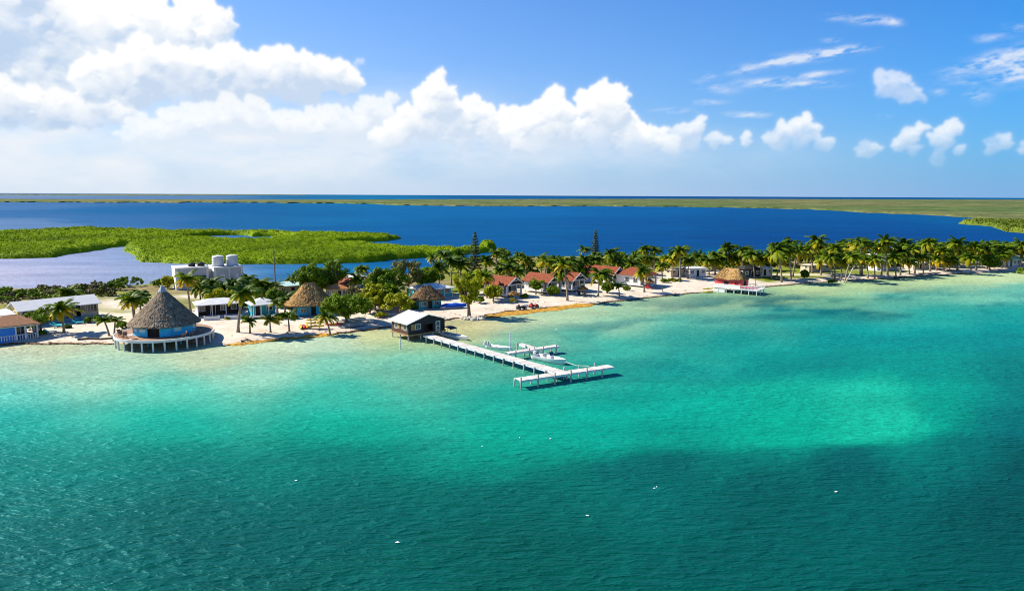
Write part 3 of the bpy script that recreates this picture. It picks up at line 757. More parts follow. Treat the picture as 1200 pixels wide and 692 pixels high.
def build_canopy(name, poly_px, hgt, cell, nleaf, leaf, material, label, cat, holes=(), seed=1):
    """a low wood that reads as one mass: bumpy canopy, hanging sides, leaf clumps over all of it"""
    P = poly_world(poly_px); rs = np.random.RandomState(seed)
    x0, y0 = P.min(0) - 4; x1, y1 = P.max(0) + 4
    xs = np.arange(x0, x1, cell); ys = np.arange(y0, y1, cell)
    X, Y = np.meshgrid(xs, ys)
    def height(X, Y):
        w = (vnoise(X / 16, Y / 16, seed + 2, 4) - .5) * 9
        d = sdist(X, Y, P) + w
        for hx, hy, ra, rb in holes:
            c = at(hx, hy, 0); 
            e = np.sqrt(((X - c[0]) / ra) ** 2 + ((Y - c[1]) / rb) ** 2)
            d = np.minimum(d, (e - 1) * min(ra, rb))
        big = vnoise(X / 40, Y / 40, seed + 4, 3); mid = vnoise(X / 7, Y / 7, seed + 5, 2); sm = vnoise(X / 2.6, Y / 2.6, seed + 6, 2)
        z = hgt * (.55 + .55 * big) * np.clip(d / 2.2, 0, 1) ** .5 + (np.abs(mid - .5) * -3.6 + .6 + (sm - .5) * 1.2) * np.clip(d / 3, 0, 1)
        return np.where(d > 0, np.maximum(z, .2), -.5), d
    Z, d = height(X, Y)
    nx = len(xs); i = np.arange(len(ys) - 1)[:, None] * nx + np.arange(nx - 1)[None, :]
    Q = np.stack([i, i + 1, i + nx + 1, i + nx], -1).reshape(-1, 4); Q = Q[d.ravel()[Q].max(1) > 0]
    used = np.unique(Q); mp = np.full(X.size, -1); mp[used] = np.arange(len(used))
    V = np.stack([X.ravel(), Y.ravel(), Z.ravel() - .35], 1)[used]; Q = mp[Q]
    # leaf clumps, denser near the viewer-side edge
    LX = rs.uniform(x0, x1, nleaf * 3); LY = y0 + (y1 - y0) * rs.uniform(0, 1, nleaf * 3) ** 1.4
    lz, ld = height(LX, LY); k = np.where(ld > 0)[0][:nleaf]
    LX, LY, lz, ld = LX[k], LY[k], lz[k], ld[k]
    e = .8
    gx = (height(LX + e, LY)[0] - height(LX - e, LY)[0]) / (2 * e); gy = (height(LX, LY + e)[0] - height(LX, LY - e)[0]) / (2 * e)
    Nr = np.stack([-np.clip(gx, -2, 2), -np.clip(gy, -2, 2), np.ones_like(gx)], 1); Nr += rs.normal(size=Nr.shape) * .38; Nr /= np.linalg.norm(Nr, axis=1, keepdims=True)
    edge = (ld < 3) & (rs.rand(len(ld)) < .6)
    lz = np.where(edge, lz * rs.uniform(.15, 1, len(lz)), lz)
    D = np.hypot(LX, LY)
    Vl, Ql = quads(np.stack([LX, LY, lz + rs.uniform(-.25, .25, len(lz))], 1), Nr, leaf * rs.uniform(.6, 1.4, len(LX)) * np.clip(D / 330, .8, 1.6), rs, .8)
    o = link(name, np_mesh(name, np.concatenate([V, Vl]), np.concatenate([Q, Ql + len(V)]), material))
    tag(o, label, cat, None, 'stuff')


M['mangrove'] = mat('mangrove_leaves', (.095, .20, .004), .7, .33, .016, col2=(.33, .46, .006), island=.28, trans=.26, spec=.05)
MANG = [(-330, 307), (-80, 304), (0, 303), (60, 301.5), (92, 296.5), (130, 290), (147, 289), (146, 294), (155, 301), (166, 307), (215, 308.5), (250, 310), (340, 310), (400, 309), (452, 306.5), (470, 303.5), (530, 299.5), (560, 296.5), (579, 295.5), (577, 294.5),
        (530, 296), (480, 294), (430, 290), (404, 287.5), (396, 285.5), (420, 284), (450, 282.2), (468, 280.6), (472, 279.4), (450, 278.4), (400, 277.6), (350, 276), (300, 275), (200, 274), (120, 272), (85, 272), (40, 274), (0, 275), (-80, 277), (-330, 281)]
M['headland'] = mat('headland_mangrove', (.07, .125, .012), .8, .3, .02, col2=(.19, .24, .03), island=.35, trans=.2, spec=.05)  # duller copy of the mangrove green, distance haze put into its colour
build_canopy('mangrove_wood', MANG, 3.4, 1.3, 260000, .62, M['mangrove'], 'broad bright green mangrove wood spreading across the lagoon', 'mangrove', [(300, 280.5, 20, 29), (256, 278.5, 17, 26)], 5)
build_canopy('mangrove_islet', [(562, 292), (571, 293.5), (579, 292.5), (578, 291), (570, 290), (562, 290.5)], 3.6, .8, 3500, .9, M['mangrove'], 'small round mangrove islet behind the tall pine by the lagoon', 'mangrove', (), 7)


def build_far_land():
    m = mat('far_scrub', (.03, .075, .012), .9, .5, .009, col2=(.13, .17, .05), spec=.05)
    nt = m.node_tree; N = nt.nodes; L = nt.links
    nz = [n for n in N if n.type == 'TEX_NOISE'][0]; nz.inputs['Detail'].default_value = 9; nz.inputs['Roughness'].default_value = .72
    b_ = N['Principled BSDF']; lk = b_.inputs['Base Color'].links[0]; src = lk.from_socket
    big = N.new('ShaderNodeTexNoise'); big.inputs['Scale'].default_value = .0011; big.inputs['Detail'].default_value = 6; tcc = [n for n in N if n.type == 'TEX_COORD'][0]; L.new(tcc.outputs['Object'], big.inputs['Vector'])
    rr = N.new('ShaderNodeMapRange'); rr.inputs[1].default_value = .42; rr.inputs[2].default_value = .62; L.new(big.outputs['Fac'], rr.inputs[0])
    mm = N.new('ShaderNodeMix'); mm.data_type = 'RGBA'; mm.blend_type = 'MULTIPLY'; L.new(rr.outputs[0], mm.inputs[0]); L.new(src, mm.inputs[6]); mm.inputs[7].default_value = (1.7, 1.15, 1.6, 1); L.new(mm.outputs[2], b_.inputs['Base Color'])
    def strip(lo, hi, name, seed, hgt, rows=46):
        xs = np.arange(lo[0][0], lo[-1][0] + .1, 2.2)
        yl = np.interp(xs, [p[0] for p in lo], [p[1] for p in lo]); yh = np.interp(xs, [p[0] for p in hi], [p[1] for p in hi])
        yl = yl + (vnoise(xs / 14, xs * 0, seed, 5) - .5) * 1.1
        A = np.array([at(a, b, 0)[:2] for a, b in zip(xs, yl)]); B = np.array([at(a, b, 0)[:2] for a, b in zip(xs, yh)])
        f = np.linspace(0, 1, rows) ** 1.6
        X = A[None, :, 0] + (B - A)[None, :, 0] * f[:, None]; Y = A[None, :, 1] + (B - A)[None, :, 1] * f[:, None]
        Z = hgt * (.35 + 1.0 * vnoise(X / 60, Y / 60, seed + 1, 5, .7)); Z[0] = -.3; Z[-1] = -.3
        Z[1] = Z[1] * .45
        V = np.stack([X, Y, Z], -1).reshape(-1, 3); nx = len(xs)
        i = np.arange(rows - 1)[:, None] * nx + np.arange(nx - 1)[None, :]
        Q = np.stack([i, i + 1, i + nx + 1, i + nx], -1).reshape(-1, 4)
        o = link(name, np_mesh(name, V, Q, m, False)); o['kind'] = 'structure'
    strip([(-300, 235.5), (0, 237), (140, 237.4), (300, 237.6), (425, 238.8), (470, 240.5), (520, 241.2), (600, 241.6), (720, 241.8), (810, 242.4), (880, 243.6), (950, 245.3), (1010, 249), (1080, 251.6), (1133, 254.5), (1175, 259), (1210, 262), (1500, 272)],
          [(-300, 232), (0, 233.6), (300, 234.6), (430, 234.2), (600, 233.6), (800, 233.2), (1000, 233.6), (1200, 234.2), (1500, 235.5)], 'far_shore_terrain', 91, 3.2, 60)
    strip([(-300, 227.8), (60, 228.6), (125, 228.8), (180, 228.9), (300, 228.8), (360, 228.6)], [(-300, 227.0), (60, 228.0), (125, 227.7), (180, 227.9), (300, 228.2), (360, 228.4)], 'distant_cay_terrain', 95, 9, 8)


build_far_land()
build_canopy('headland_mangrove', [(1122, 262), (1140, 263.6), (1165, 265.3), (1172, 268), (1176, 271.5), (1200, 273.2), (1300, 276), (1300, 262), (1230, 261), (1190, 262.5), (1160, 261.8), (1140, 260.9)], 4.5, 3.0, 26000, 1.2, M['headland'], 'low green mangrove headland reaching into the lagoon at the right', 'mangrove', (), 9)


# ------------------------------------------------------------------ palms
def palm_crown(seed, nf, L, young=False, wide=1.45):
    rs = np.random.RandomState(seed); wind = rs.uniform(.05, .38); gap = rs.uniform(0, 6.28); V = []; Q = []; A = []; o = 0
    for k in range(nf):
        az = 2 * math.pi * (k * .382 + rs.uniform(-.04, .04)); t0 = k / nf
        e0 = (1.25 - 1.75 * t0 if not young else 1.3 - 1.15 * t0) + rs.uniform(-.15, .15)
        dr = rs.uniform(.75, 1.35) + .35 * (1 - t0); ln = L * rs.uniform(.70, 1.10) * (1 - .22 * max(0, math.cos(az - gap)))
        m = 11; p = np.zeros(3); S = []; D = []
        side = np.array([-math.sin(az), math.cos(az), 0])
        for i in range(m):
            t = i / (m - 1); e = e0 - dr * t ** 1.3
            d = np.array([math.cos(az) * math.cos(e), math.sin(az) * math.cos(e), math.sin(e)]); d[0] += wind * t     # the sea breeze
            S.append(p.copy()); D.append(d); p = p + d * ln / (m - 1)
        base = o
        for i in range(m):
            V += [S[i] + np.array([0, 0, .0]), S[i] + side * .02]; o += 2
        for i in range(m - 1):
            Q.append((base + 2 * i, base + 2 * i + 1, base + 2 * i + 3, base + 2 * i + 2))
        tw = rs.uniform(-.35, .35)
        for i in range(1, m):
            for j in (0, .5):
                if i == m - 1 and j: continue
                t = (i + j) / (m - 1); q = S[i] * (1 - j) + S[min(i + 1, m - 1)] * j; d = D[i]
                wl = ln * .235 * (math.sin(math.pi * min(1, t * .80 + .18)) ** .6) * rs.uniform(.85, 1.1)
                up = np.cross(side, d)
                for s in (-1, 1):
                    sd = side * s * math.cos(tw) + up * s * math.sin(tw)
                    tip = q + (sd * .78 + d * .62) * wl + np.array([0, 0, -.34 * wl - .05])
                    mid = q + (sd * .80 + d * .50) * wl * .5 + np.array([0, 0, .02])
                    wv = d * ln * .034 * wide
                    V += [q - wv, q + wv, mid + wv * .9, mid - wv * .9, tip + wv * .2, tip - wv * .2]
                    Q += [(o, o + 1, o + 2, o + 3), (o + 3, o + 2, o + 4, o + 5)]; o += 6
        A += [t0 ** 1.2 + rs.uniform(-.15, .15)] * (o - len(A))
    return np.array(V), np.array(Q), np.array(A)


CROWNS = []
for i_ in range(11):
    V_, Q_, A_ = palm_crown(200 + i_, (26 + i_ % 4 * 3) if i_ < 9 else 17, 3.6 if i_ < 9 else 2.5, i_ >= 9)
    CROWNS.append(np_mesh('palm_crown', V_, Q_, M['frond'] if i_ % 2 == 0 else M['frond2'])); CROWNS[-1].attributes.new('age', 'FLOAT', 'POINT').data.foreach_set('value', A_.astype(np.float32))
_prs = random.Random(7)


def palm(cx, cy, bx, by, label, scale=1.0, young=False, group='coconut palms along the island', var=None):
    """coconut palm: crown seen at cx, cy above its foot at bx, by"""
    g = ground(bx, by); D = g[1]
    d = _fw + _rt * ((cx - 600) / FOCAL) + _up * ((346 - cy) / FOCAL); t = D / d[1]
    top = np.array([0, 0, CAM_H]) + d * t
    top[1] += _prs.uniform(-.6, .6)
    g[2] -= .15
    root = thing('coconut_palm', label, 'palm tree', g, 0, group)
    h = max(.8, top[2] - g[2]); off = top - g
    pts = []; n = 7
    for i in range(n):
        f = i / (n - 1); pts.append((off[0] * f ** 1.5, off[1] * f ** 1.5, h * f))
    mb = MB(); r0 = .16 + .012 * h
    mb.tube(pts, [r0 * (1.5 if i == 0 else 1.05 - .45 * i / (n - 1)) for i in range(n)], 7)
    mb.build('trunk', M['trunk'], root, True)
    v = var if var is not None else (_prs.choice((9, 10)) if young else _prs.randrange(9))
    c = link('crown', CROWNS[v], root); c.location = (off[0], off[1], h - .1); c.rotation_euler = (_prs.uniform(-.18, .18), _prs.uniform(-.12, .25), _prs.uniform(-.9, .9)); c.scale = (scale, scale, scale * _prs.uniform(.85, 1.1))
    return root


# ------------------------------------------------------------------ broad-leaved trees
def leaf_cloud(cl, rs, nper, leaf, flat=.75):
    Vs = []; Qs = []; o = 0
    for c, r in cl:
        n = max(6, int(nper * (r / 1.0) ** 1.6))
        dirs = rs.normal(size=(n, 3)); dirs /= np.linalg.norm(dirs, axis=1, keepdims=True)
        rad = r * rs.uniform(.55, 1.05, n) ** .6
        P = np.array(c) + dirs * rad[:, None] * np.array([1, 1, flat])
        Nr = dirs * .9 + np.array([0, 0, .4]) + rs.normal(size=(n, 3)) * .42; Nr /= np.linalg.norm(Nr, axis=1, keepdims=True)
        V, Q = quads(P, Nr, leaf * rs.uniform(.6, 1.35, n), rs); Vs.append(V); Qs.append(Q + o); o += len(V)
    return np.concatenate(Vs), np.concatenate(Qs)


def broad_tree(px, ptop, pbase, wpx, label, leaf='leaf_mid', style='round', cat='tree', name='leafy_tree', group=None, seed=None):
    g = ground(px, pbase); D = g[1]; mpp = D / 790.0
    h = (pbase - ptop) * mpp; R = wpx * mpp / 2
    rs = np.random.RandomState(seed if seed is not None else int(px * 7 + pbase)); g[2] -= .1
    root = thing(name, label, cat, g, rs.uniform(0, 6.28), group)
    cl = []
    low = style in ('bush', 'shrub')
    trunk_h = {'round': .22, 'bush': .05, 'shrub': .02, 'open': .28, 'feather': .25}[style] * h
    cz = trunk_h + (h - trunk_h) * .5; rz = (h - trunk_h) * .5
    nc = {'round': 90, 'bush': 34, 'shrub': 22, 'open': 44, 'feather': 120}[style]
    for k in range(nc):
        d = rs.normal(size=3); d /= np.linalg.norm(d)
        if style in ('bush', 'shrub') and d[2] < -.4: d[2] *= -1
        f = rs.uniform(.55, .95) if style != 'feather' else rs.uniform(.3, 1.0)
        lob = 1 + .22 * math.sin(3 * math.atan2(d[1], d[0]) + seed_phase(px)) + .10 * rs.normal()
        c = np.array([d[0] * R * f * lob, d[1] * R * f * lob, cz + d[2] * rz * f * (1 + .12 * rs.normal())])
        if style == 'feather':                                        # sprays along steep, outward arching branches
            br = k % 11; a = br * 2.4 + rs.uniform(-.25, .25); f = rs.uniform(.30, 1.0); reach = .55 + .45 * ((br * 7) % 11) / 10; lift = 1.05 - .38 * reach * (br % 3) / 2
            c = np.array([math.cos(a) * R * reach * f ** .85, math.sin(a) * R * reach * f ** .85, h * (.10 + .88 * f * lift)])
        r = min(R, rz) * rs.uniform(.24, .40) * {'feather': .52, 'open': .85}.get(style, 1.0)
        cl.append((c, max(.25, r)))
    leafs = max(.22, min(.6, mpp * 2.6)) * (.85 if style == 'feather' else 1)
    V, Q = leaf_cloud(cl, rs, {'feather': 110, 'open': 95}.get(style, 150) * (.17 / mpp * 1.1) ** .8, leafs)
    mb = MB(); r0 = .05 + .03 * h
    lean = rs.uniform(-.1, .1, 2) * h * .3
    mb.tube([(0, 0, -.1), (lean[0] * .4, lean[1] * .4, trunk_h * .6), (lean[0], lean[1], trunk_h + .1 * h)], [r0 * 1.4, r0, r0 * .75], 7)
    for c, r in cl[::3]:
        s = np.array([lean[0], lean[1], trunk_h + .05 * h]); mid = s * .45 + np.array(c) * .55 + np.array([0, 0, -.06 * h])
        mb.tube([s, mid, c], [r0 * .5, r0 * .28, r0 * .12], 5, False)
    mb.build('trunk', M['bark'], root, True)
    link('crown', np_mesh('crown', V, Q, M[leaf]), root)
    return root


def seed_phase(px): return (px * 1.7) % 6.28


def norfolk_pine(px, ptop, pbase, wpx, label):
    g = ground(px, pbase); D = g[1]; mpp = D / 790.; h = (pbase - ptop) * mpp; R = wpx * mpp / 2; g[2] -= .1
    rs = np.random.RandomState(int(px)); root = thing('norfolk_pine', label, 'pine tree', g)
    mb = MB(); mb.tube([(0, 0, 0), (.05, 0, h * .5), (0, 0, h)], [.28, .16, .03], 7)
    Cs = []; Ns = []
    nt_ = 15
    for i in range(nt_):
        f = i / (nt_ - 1); z = h * (.22 + .76 * f); r = R * (1 - f) ** .7 + .15
        nb = 7
        for k in range(nb):
            a = 2 * math.pi * (k + .5 * (i % 2)) / nb + rs.uniform(-.15, .15)
            e = np.array([math.cos(a) * r, math.sin(a) * r, z + r * .12])
            mb.tube([(0, 0, z), e], [.05, .02], 4, False)
            m = int(20 + 26 * r)
            t = rs.uniform(.15, 1, m)[:, None]
            Cs.append(np.array([0, 0, z]) + (e - np.array([0, 0, z])) * t + rs.normal(size=(m, 3)) * .13); Ns.append(rs.normal(size=(m, 3)) * .5 + [0, 0, 1])
    Cs = np.concatenate(Cs); Ns = np.concatenate(Ns); Ns /= np.linalg.norm(Ns, axis=1, keepdims=True)
    mb.build('trunk', M['bark'], root)
    V, Q = quads(Cs, Ns, rs.uniform(.25, .5, len(Cs)), rs); link('crown', np_mesh('crown', V, Q, M['pine']), root)
    return root


# ------------------------------------------------------------------ thatch
def thatch(mb_name, rx, ry, z_eave, z_top, mat_, parent, ridge=0.0, power=2.0, seed=1, sag=.12, tuft=1500, loc=(0, 0), thick=.35):
    """a thatched roof over an oval or rounded-rectangle plan, ragged at the eaves, leaves lying down the slope"""
    rs = np.random.RandomState(seed); n = 72; rows = 12
    def plan(th, f):
        c, s = math.cos(th), math.sin(th)
        u = math.copysign(abs(c) ** (2 / power), c); v = math.copysign(abs(s) ** (2 / power), s)
        return u * (rx * f + ridge * (1 - f)), v * ry * f
    def zz(f): return z_top + (z_eave - z_top) * f - sag * math.sin(math.pi * f) * (z_top - z_eave) * .5
    V = []; F = []
    for i in range(rows + 1):
        f = .02 + .98 * i / rows
        for k in range(n):
            th = 2 * math.pi * k / n; x, y = plan(th, f)
            j = rs.uniform(-.08, .08) * (1 if i < rows else 1.8)
            V.append((x * (1 + j * .35), y * (1 + j * .35), zz(f) + rs.uniform(-.13, .13) * (1 if i < rows else 1.8)))
    for k in range(n):                                                # underside rim
        x, y = plan(2 * math.pi * k / n, .93); V.append((x, y, z_eave - .05 + (z_top - z_eave) * .04 - thick * .2))
    for i in range(rows + 1):
        for k in range(n): F.append((i * n + k, i * n + (k + 1) % n, (i + 1) * n + (k + 1) % n, (i + 1) * n + k))
    F.append(tuple(range(n)))
    V = [(x + loc[0], y + loc[1], z) for x, y, z in V]
    # leaf bundles
    TV = []; TF = []; o = len(V)
    for t in range(tuft):
        th = rs.uniform(0, 2 * math.pi); f = math.sqrt(rs.uniform(.01, 1)); df = rs.uniform(.07, .20)
        x, y = plan(th, f); x2, y2 = plan(th + rs.uniform(-.03, .03), min(1.04, f + df))
        z = zz(f) + rs.uniform(-.02, .10); z2 = zz(min(1.04, f + df)) + rs.uniform(.02, .26)
        w = rs.uniform(.05, .17); nx, ny = -math.sin(th) * w, math.cos(th) * w
        TV += [(x - nx + loc[0], y - ny + loc[1], z), (x + nx + loc[0], y + ny + loc[1], z), (x2 + nx * .8 + loc[0], y2 + ny * .8 + loc[1], z2), (x2 - nx * .8 + loc[0], y2 - ny * .8 + loc[1], z2)]
        TF.append((o, o + 1, o + 2, o + 3)); o += 4
    mb = MB(); mb.add(V + TV, F + TF)
    return mb.build(mb_name, mat_, parent)


# ------------------------------------------------------------------ houses: local x runs along the front, -y faces the front
def gable_x(mb, x0, x1, y0, y1, ze, zr, over=.4, t=.14):
    """gable roof, ridge along x"""
    ym = (y0 + y1) / 2; k = (zr - ze) / (ym - y0); a = y0 - over; b = y1 + over; za = ze - over * k
    mb.prism([(a, za), (ym, zr), (b, za), (b, za + t), (ym, zr + t * 1.15), (a, za + t)], 'x', x0 - over, x1 + over)


def gable_y(mb, x0, x1, y0, y1, ze, zr, over=.4, t=.14):
    xm = (x0 + x1) / 2; k = (zr - ze) / (xm - x0); a = x0 - over; b = x1 + over; za = ze - over * k
    mb.prism([(a, za), (xm, zr), (b, za), (b, za + t), (xm, zr + t * 1.15), (a, za + t)], 'y', y0 - over, y1 + over)


def hip(mb, x0, x1, y0, y1, ze, zr, over=.4, t=.12):
    x0 -= over; x1 += over; y0 -= over; y1 += over
    w, d = x1 - x0, y1 - y0; r = min(w, d) / 2
    if w >= d: R = [(x0 + r, (y0 + y1) / 2), (x1 - r, (y0 + y1) / 2)]
    else: R = [((x0 + x1) / 2, y0 + r), ((x0 + x1) / 2, y1 - r)]
    if abs(w - d) < .05: R = [((x0 + x1) / 2, (y0 + y1) / 2 - .01), ((x0 + x1) / 2, (y0 + y1) / 2 + .01)]; 
    V = [(x0, y0, ze), (x1, y0, ze), (x1, y1, ze), (x0, y1, ze), (R[0][0], R[0][1], zr), (R[1][0], R[1][1], zr),
         (x0, y0, ze + t), (x1, y0, ze + t), (x1, y1, ze + t), (x0, y1, ze + t), (R[0][0], R[0][1], zr + t), (R[1][0], R[1][1], zr + t)]
    if w > d + .05: top = [(0, 1, 5, 4), (2, 3, 4, 5), (1, 2, 5), (3, 0, 4)]
    else: top = [(0, 1, 4), (1, 2, 5, 4), (2, 3, 5), (3, 0, 4, 5)]
    F = [tuple(i + 6 for i in f) for f in top] + [tuple(reversed(f)) for f in top] + [(0, 6, 7, 1), (1, 7, 8, 2), (2, 8, 9, 3), (3, 9, 6, 0)]
    F = [(f[0], f[1], f[2], f[3]) if len(f) == 4 else f for f in F]
    mb.add(V, F)


def gable_end(mb, x0, x1, y, ze, zr, t=.1):
    mb.prism([(x0, ze), (x1, ze), ((x0 + x1) / 2, zr)], 'y', y, y + t)


def win_front(parent, x, z, w, h, y, frame='white', pane='glass', bars=1):
    """a window on a wall facing -y whose outer face is at y"""
    mb = MB(); f = .09
    mb.box(x, x + w, y - .06, y + .02, z, z + f).box(x, x + w, y - .06, y + .02, z + h - f, z + h)
    mb.box(x, x + f, y - .06, y + .02, z + f, z + h - f).box(x + w - f, x + w, y - .06, y + .02, z + f, z + h - f)
    for b in range(1, bars + 1):
        xb = x + w * b / (bars + 1); mb.box(xb - .03, xb + .03, y - .055, y + .02, z + f, z + h - f)
    o = mb.build('window', M[frame], parent)
    MB().box(x + f, x + w - f, y - .02, y + .015, z + f, z + h - f).build('pane', M[pane], o)
    return o


def win_side(parent, y, z, w, h, x, frame='white', pane='glass', bars=1):
    """a window on a wall facing -x whose outer face is at x"""
    mb = MB(); f = .09
    mb.box(x - .06, x + .02, y, y + w, z, z + f).box(x - .06, x + .02, y, y + w, z + h - f, z + h)
    mb.box(x - .06, x + .02, y, y + f, z + f, z + h - f).box(x - .06, x + .02, y + w - f, y + w, z + f, z + h - f)
    for b in range(1, bars + 1):
        yb = y + w * b / (bars + 1); mb.box(x - .055, x + .02, yb - .03, yb + .03, z + f, z + h - f)
    o = mb.build('window', M[frame], parent)
    MB().box(x - .02, x + .015, y + f, y + w - f, z + f, z + h - f).build('pane', M[pane], o)
    return o


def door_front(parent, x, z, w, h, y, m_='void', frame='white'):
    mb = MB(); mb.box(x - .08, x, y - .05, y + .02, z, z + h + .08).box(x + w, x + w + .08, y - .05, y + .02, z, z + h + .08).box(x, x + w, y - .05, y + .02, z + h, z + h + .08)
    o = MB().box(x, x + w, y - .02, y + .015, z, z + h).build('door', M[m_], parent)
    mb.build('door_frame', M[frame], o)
    return o


def posts(parent, pts, z0, z1, r, m_, name='post', n=6):
    for x, y in pts:
        MB().tube([(x, y, z0), (x, y, z1)], r, n).build(name, M[m_], parent)


YAW = math.radians(42)


def red_cottage(px, py, label, yaw=math.radians(50), w=6.0, d=8.0, wall_h=2.5, rise=1.7, seed=0, hiproof=False, roofm='red_roof'):
    """px, py: the foot of the front left corner"""
    g = ground(px, py); root = thing('red_roofed_cottage', label, 'cottage', g, yaw, 'red roofed beach cottages')
    fz = .65; ze = fz + wall_h; zr = ze + rise; py_ = 1.6                # the porch is 1.6 m deep
    mb = MB().box(0, w, 0, d, fz - .18, fz); mb.build('floor', M['white'], root)
    posts(root, [(.3, .3), (w / 2, .3), (w - .3, .3), (.3, d / 2), (w - .3, d / 2), (.3, d - .3), (w - .3, d - .3)], -.3, fz - .18, .13, 'concrete', 'stilt')
    wl = MB().box(.12, w - .12, py_, d - .12, fz, ze)
    wl.build('wall', M['white'], root)
    mb = MB()
    if hiproof: hip(mb, 0, w, 0, d, ze + .02, zr, .5)
    else: gable_y(mb, 0, w, 0, d, ze + .02, zr, .45)
    mb.build('roof', M[roofm], root)
    if not hiproof:
        mb = MB(); gable_end(mb, .15, w - .15, .02, ze + .06, zr - .12, .1); mb.build('gable', M['dark_wood'], root)
        mb = MB(); k = rise / (w / 2)
        mb.bar((-.5, -.5, ze - .5 * k + .13), (w / 2, -.5, zr + .15), .08, .28).bar((w / 2, -.5, zr + .15), (w + .5, -.5, ze - .5 * k + .13), .08, .28).bar((w * .3, -.42, ze + rise * .62), (w * .7, -.42, ze + rise * .62), .08, .16)
        mb.build('gable_trim', M['white'], root)
    mb = MB().box(0, w, .0, .16, ze - .26, ze).box(0, .16, .18, d, ze - .2, ze).box(w - .16, w, .18, d, ze - .2, ze); mb.build('beam', M['white'], root)
    for x in (.02, w - .38): MB().box(x, x + .36, .02, .36, fz, ze - .28).build('column', M['white'], root)
    win_front(root, .5, fz + .15, 1.9, 2.0, py_, bars=3); win_front(root, w - 2.5, fz + .15, 1.9, 2.0, py_, bars=3)
    door_front(root, w / 2 - .45, fz, .9, 2.1, py_)
    win_side(root, 2.6, fz + .6, 1.3, 1.4, .12); win_side(root, 5.2, fz + .6, 1.3, 1.4, .12)
    mb = MB()
    mb.box(.4, w * .38, .08, .13, fz + .85, fz + .92).box(w * .62, w - .4, .08, .13, fz + .85, fz + .92)
    for i in range(8):
        x = .5 + i * (w * .38 - .6) / 7; mb.box(x, x + .05, .09, .12, fz, fz + .85); mb.box(w - x - .05, w - x, .09, .12, fz, fz + .85)
    mb.build('railing', M['white'], root)
    st = MB()
    for i in range(3): st.box(w * .40, w * .60, -.3 * (i + 1), -.3 * i - .004, -.2, fz - .2 * (i + 1))
    st.build('steps', M['concrete'], root)
    return root


def simple_house(px, py, label, w, d, wall_h, rise, yaw, wallm, roofm, roof='gable_x', name='house', cat='house', base=.25, wins=2, porch=0.0, over=.45, frame='white', inner=None):
    g = ground(px, py); root = thing(name, label, cat, g, yaw)
    MB().box(-.1, w + .1, -.1, d + .1, -.5, base).build('foundation', M['concrete'], root)
    ze = base + wall_h
    MB().box(0, w, porch + (.1 if inner else 0), d, base, ze).build('wall', M[wallm], root)
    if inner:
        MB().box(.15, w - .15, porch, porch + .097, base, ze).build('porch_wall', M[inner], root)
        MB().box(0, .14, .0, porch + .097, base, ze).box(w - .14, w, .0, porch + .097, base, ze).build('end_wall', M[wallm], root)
    mb = MB()
    if roof == 'gable_x':
        gable_x(mb, 0, w, 0, d, ze, ze + rise, over)
        g2 = MB()
        g2.prism([(porch, ze), (d, ze), (d / 2, ze + rise * (1 - 0.04))], 'x', .02, .12); g2.prism([(porch, ze), (d, ze), (d / 2, ze + rise * .96)], 'x', w - .12, w - .02); g2.build('gable', M[wallm], root)
    elif roof == 'gable_y': gable_y(mb, 0, w, 0, d, ze, ze + rise, over); g2 = MB(); gable_end(g2, .05, w - .05, porch + .02, ze, ze + rise * .95); g2.build('gable', M[wallm], root)
    else: hip(mb, 0, w, 0, d, ze, ze + rise, over)
    mb.build('roof', M[roofm], root)
    if porch:
        n = max(3, int(w / 2.2)); posts(root, [(.12 + i * (w - .24) / n, .12) for i in range(n + 1)], base, ze, .09, frame)
    m = wins; gap = w / (m + 1); mid = m // 2
    for i in range(m + 1):
        x = gap * (i + .5) 
        if i == mid: door_front(root, x - .45, base, .9, 2.0, porch, 'void', frame)
        else: win_front(root, x - .6, base + .85, 1.2, 1.15, porch, frame)
    for i in range(max(1, int(d / 3.2))): win_side(root, porch + .8 + i * 2.6, base + .9, 1.1, 1.1, 0.0, frame)
    return root


# ------------------------------------------------------------------ dark boathouse and its jetty
PD = np.array([.66, -.75]); PD /= np.linalg.norm(PD); WD = np.array([-PD[1], PD[0]])          # along the jetty, along the front
BH_YAW = math.atan2(WD[1], WD[0])
bh0 = at(478.5, 392.5, 1.2)


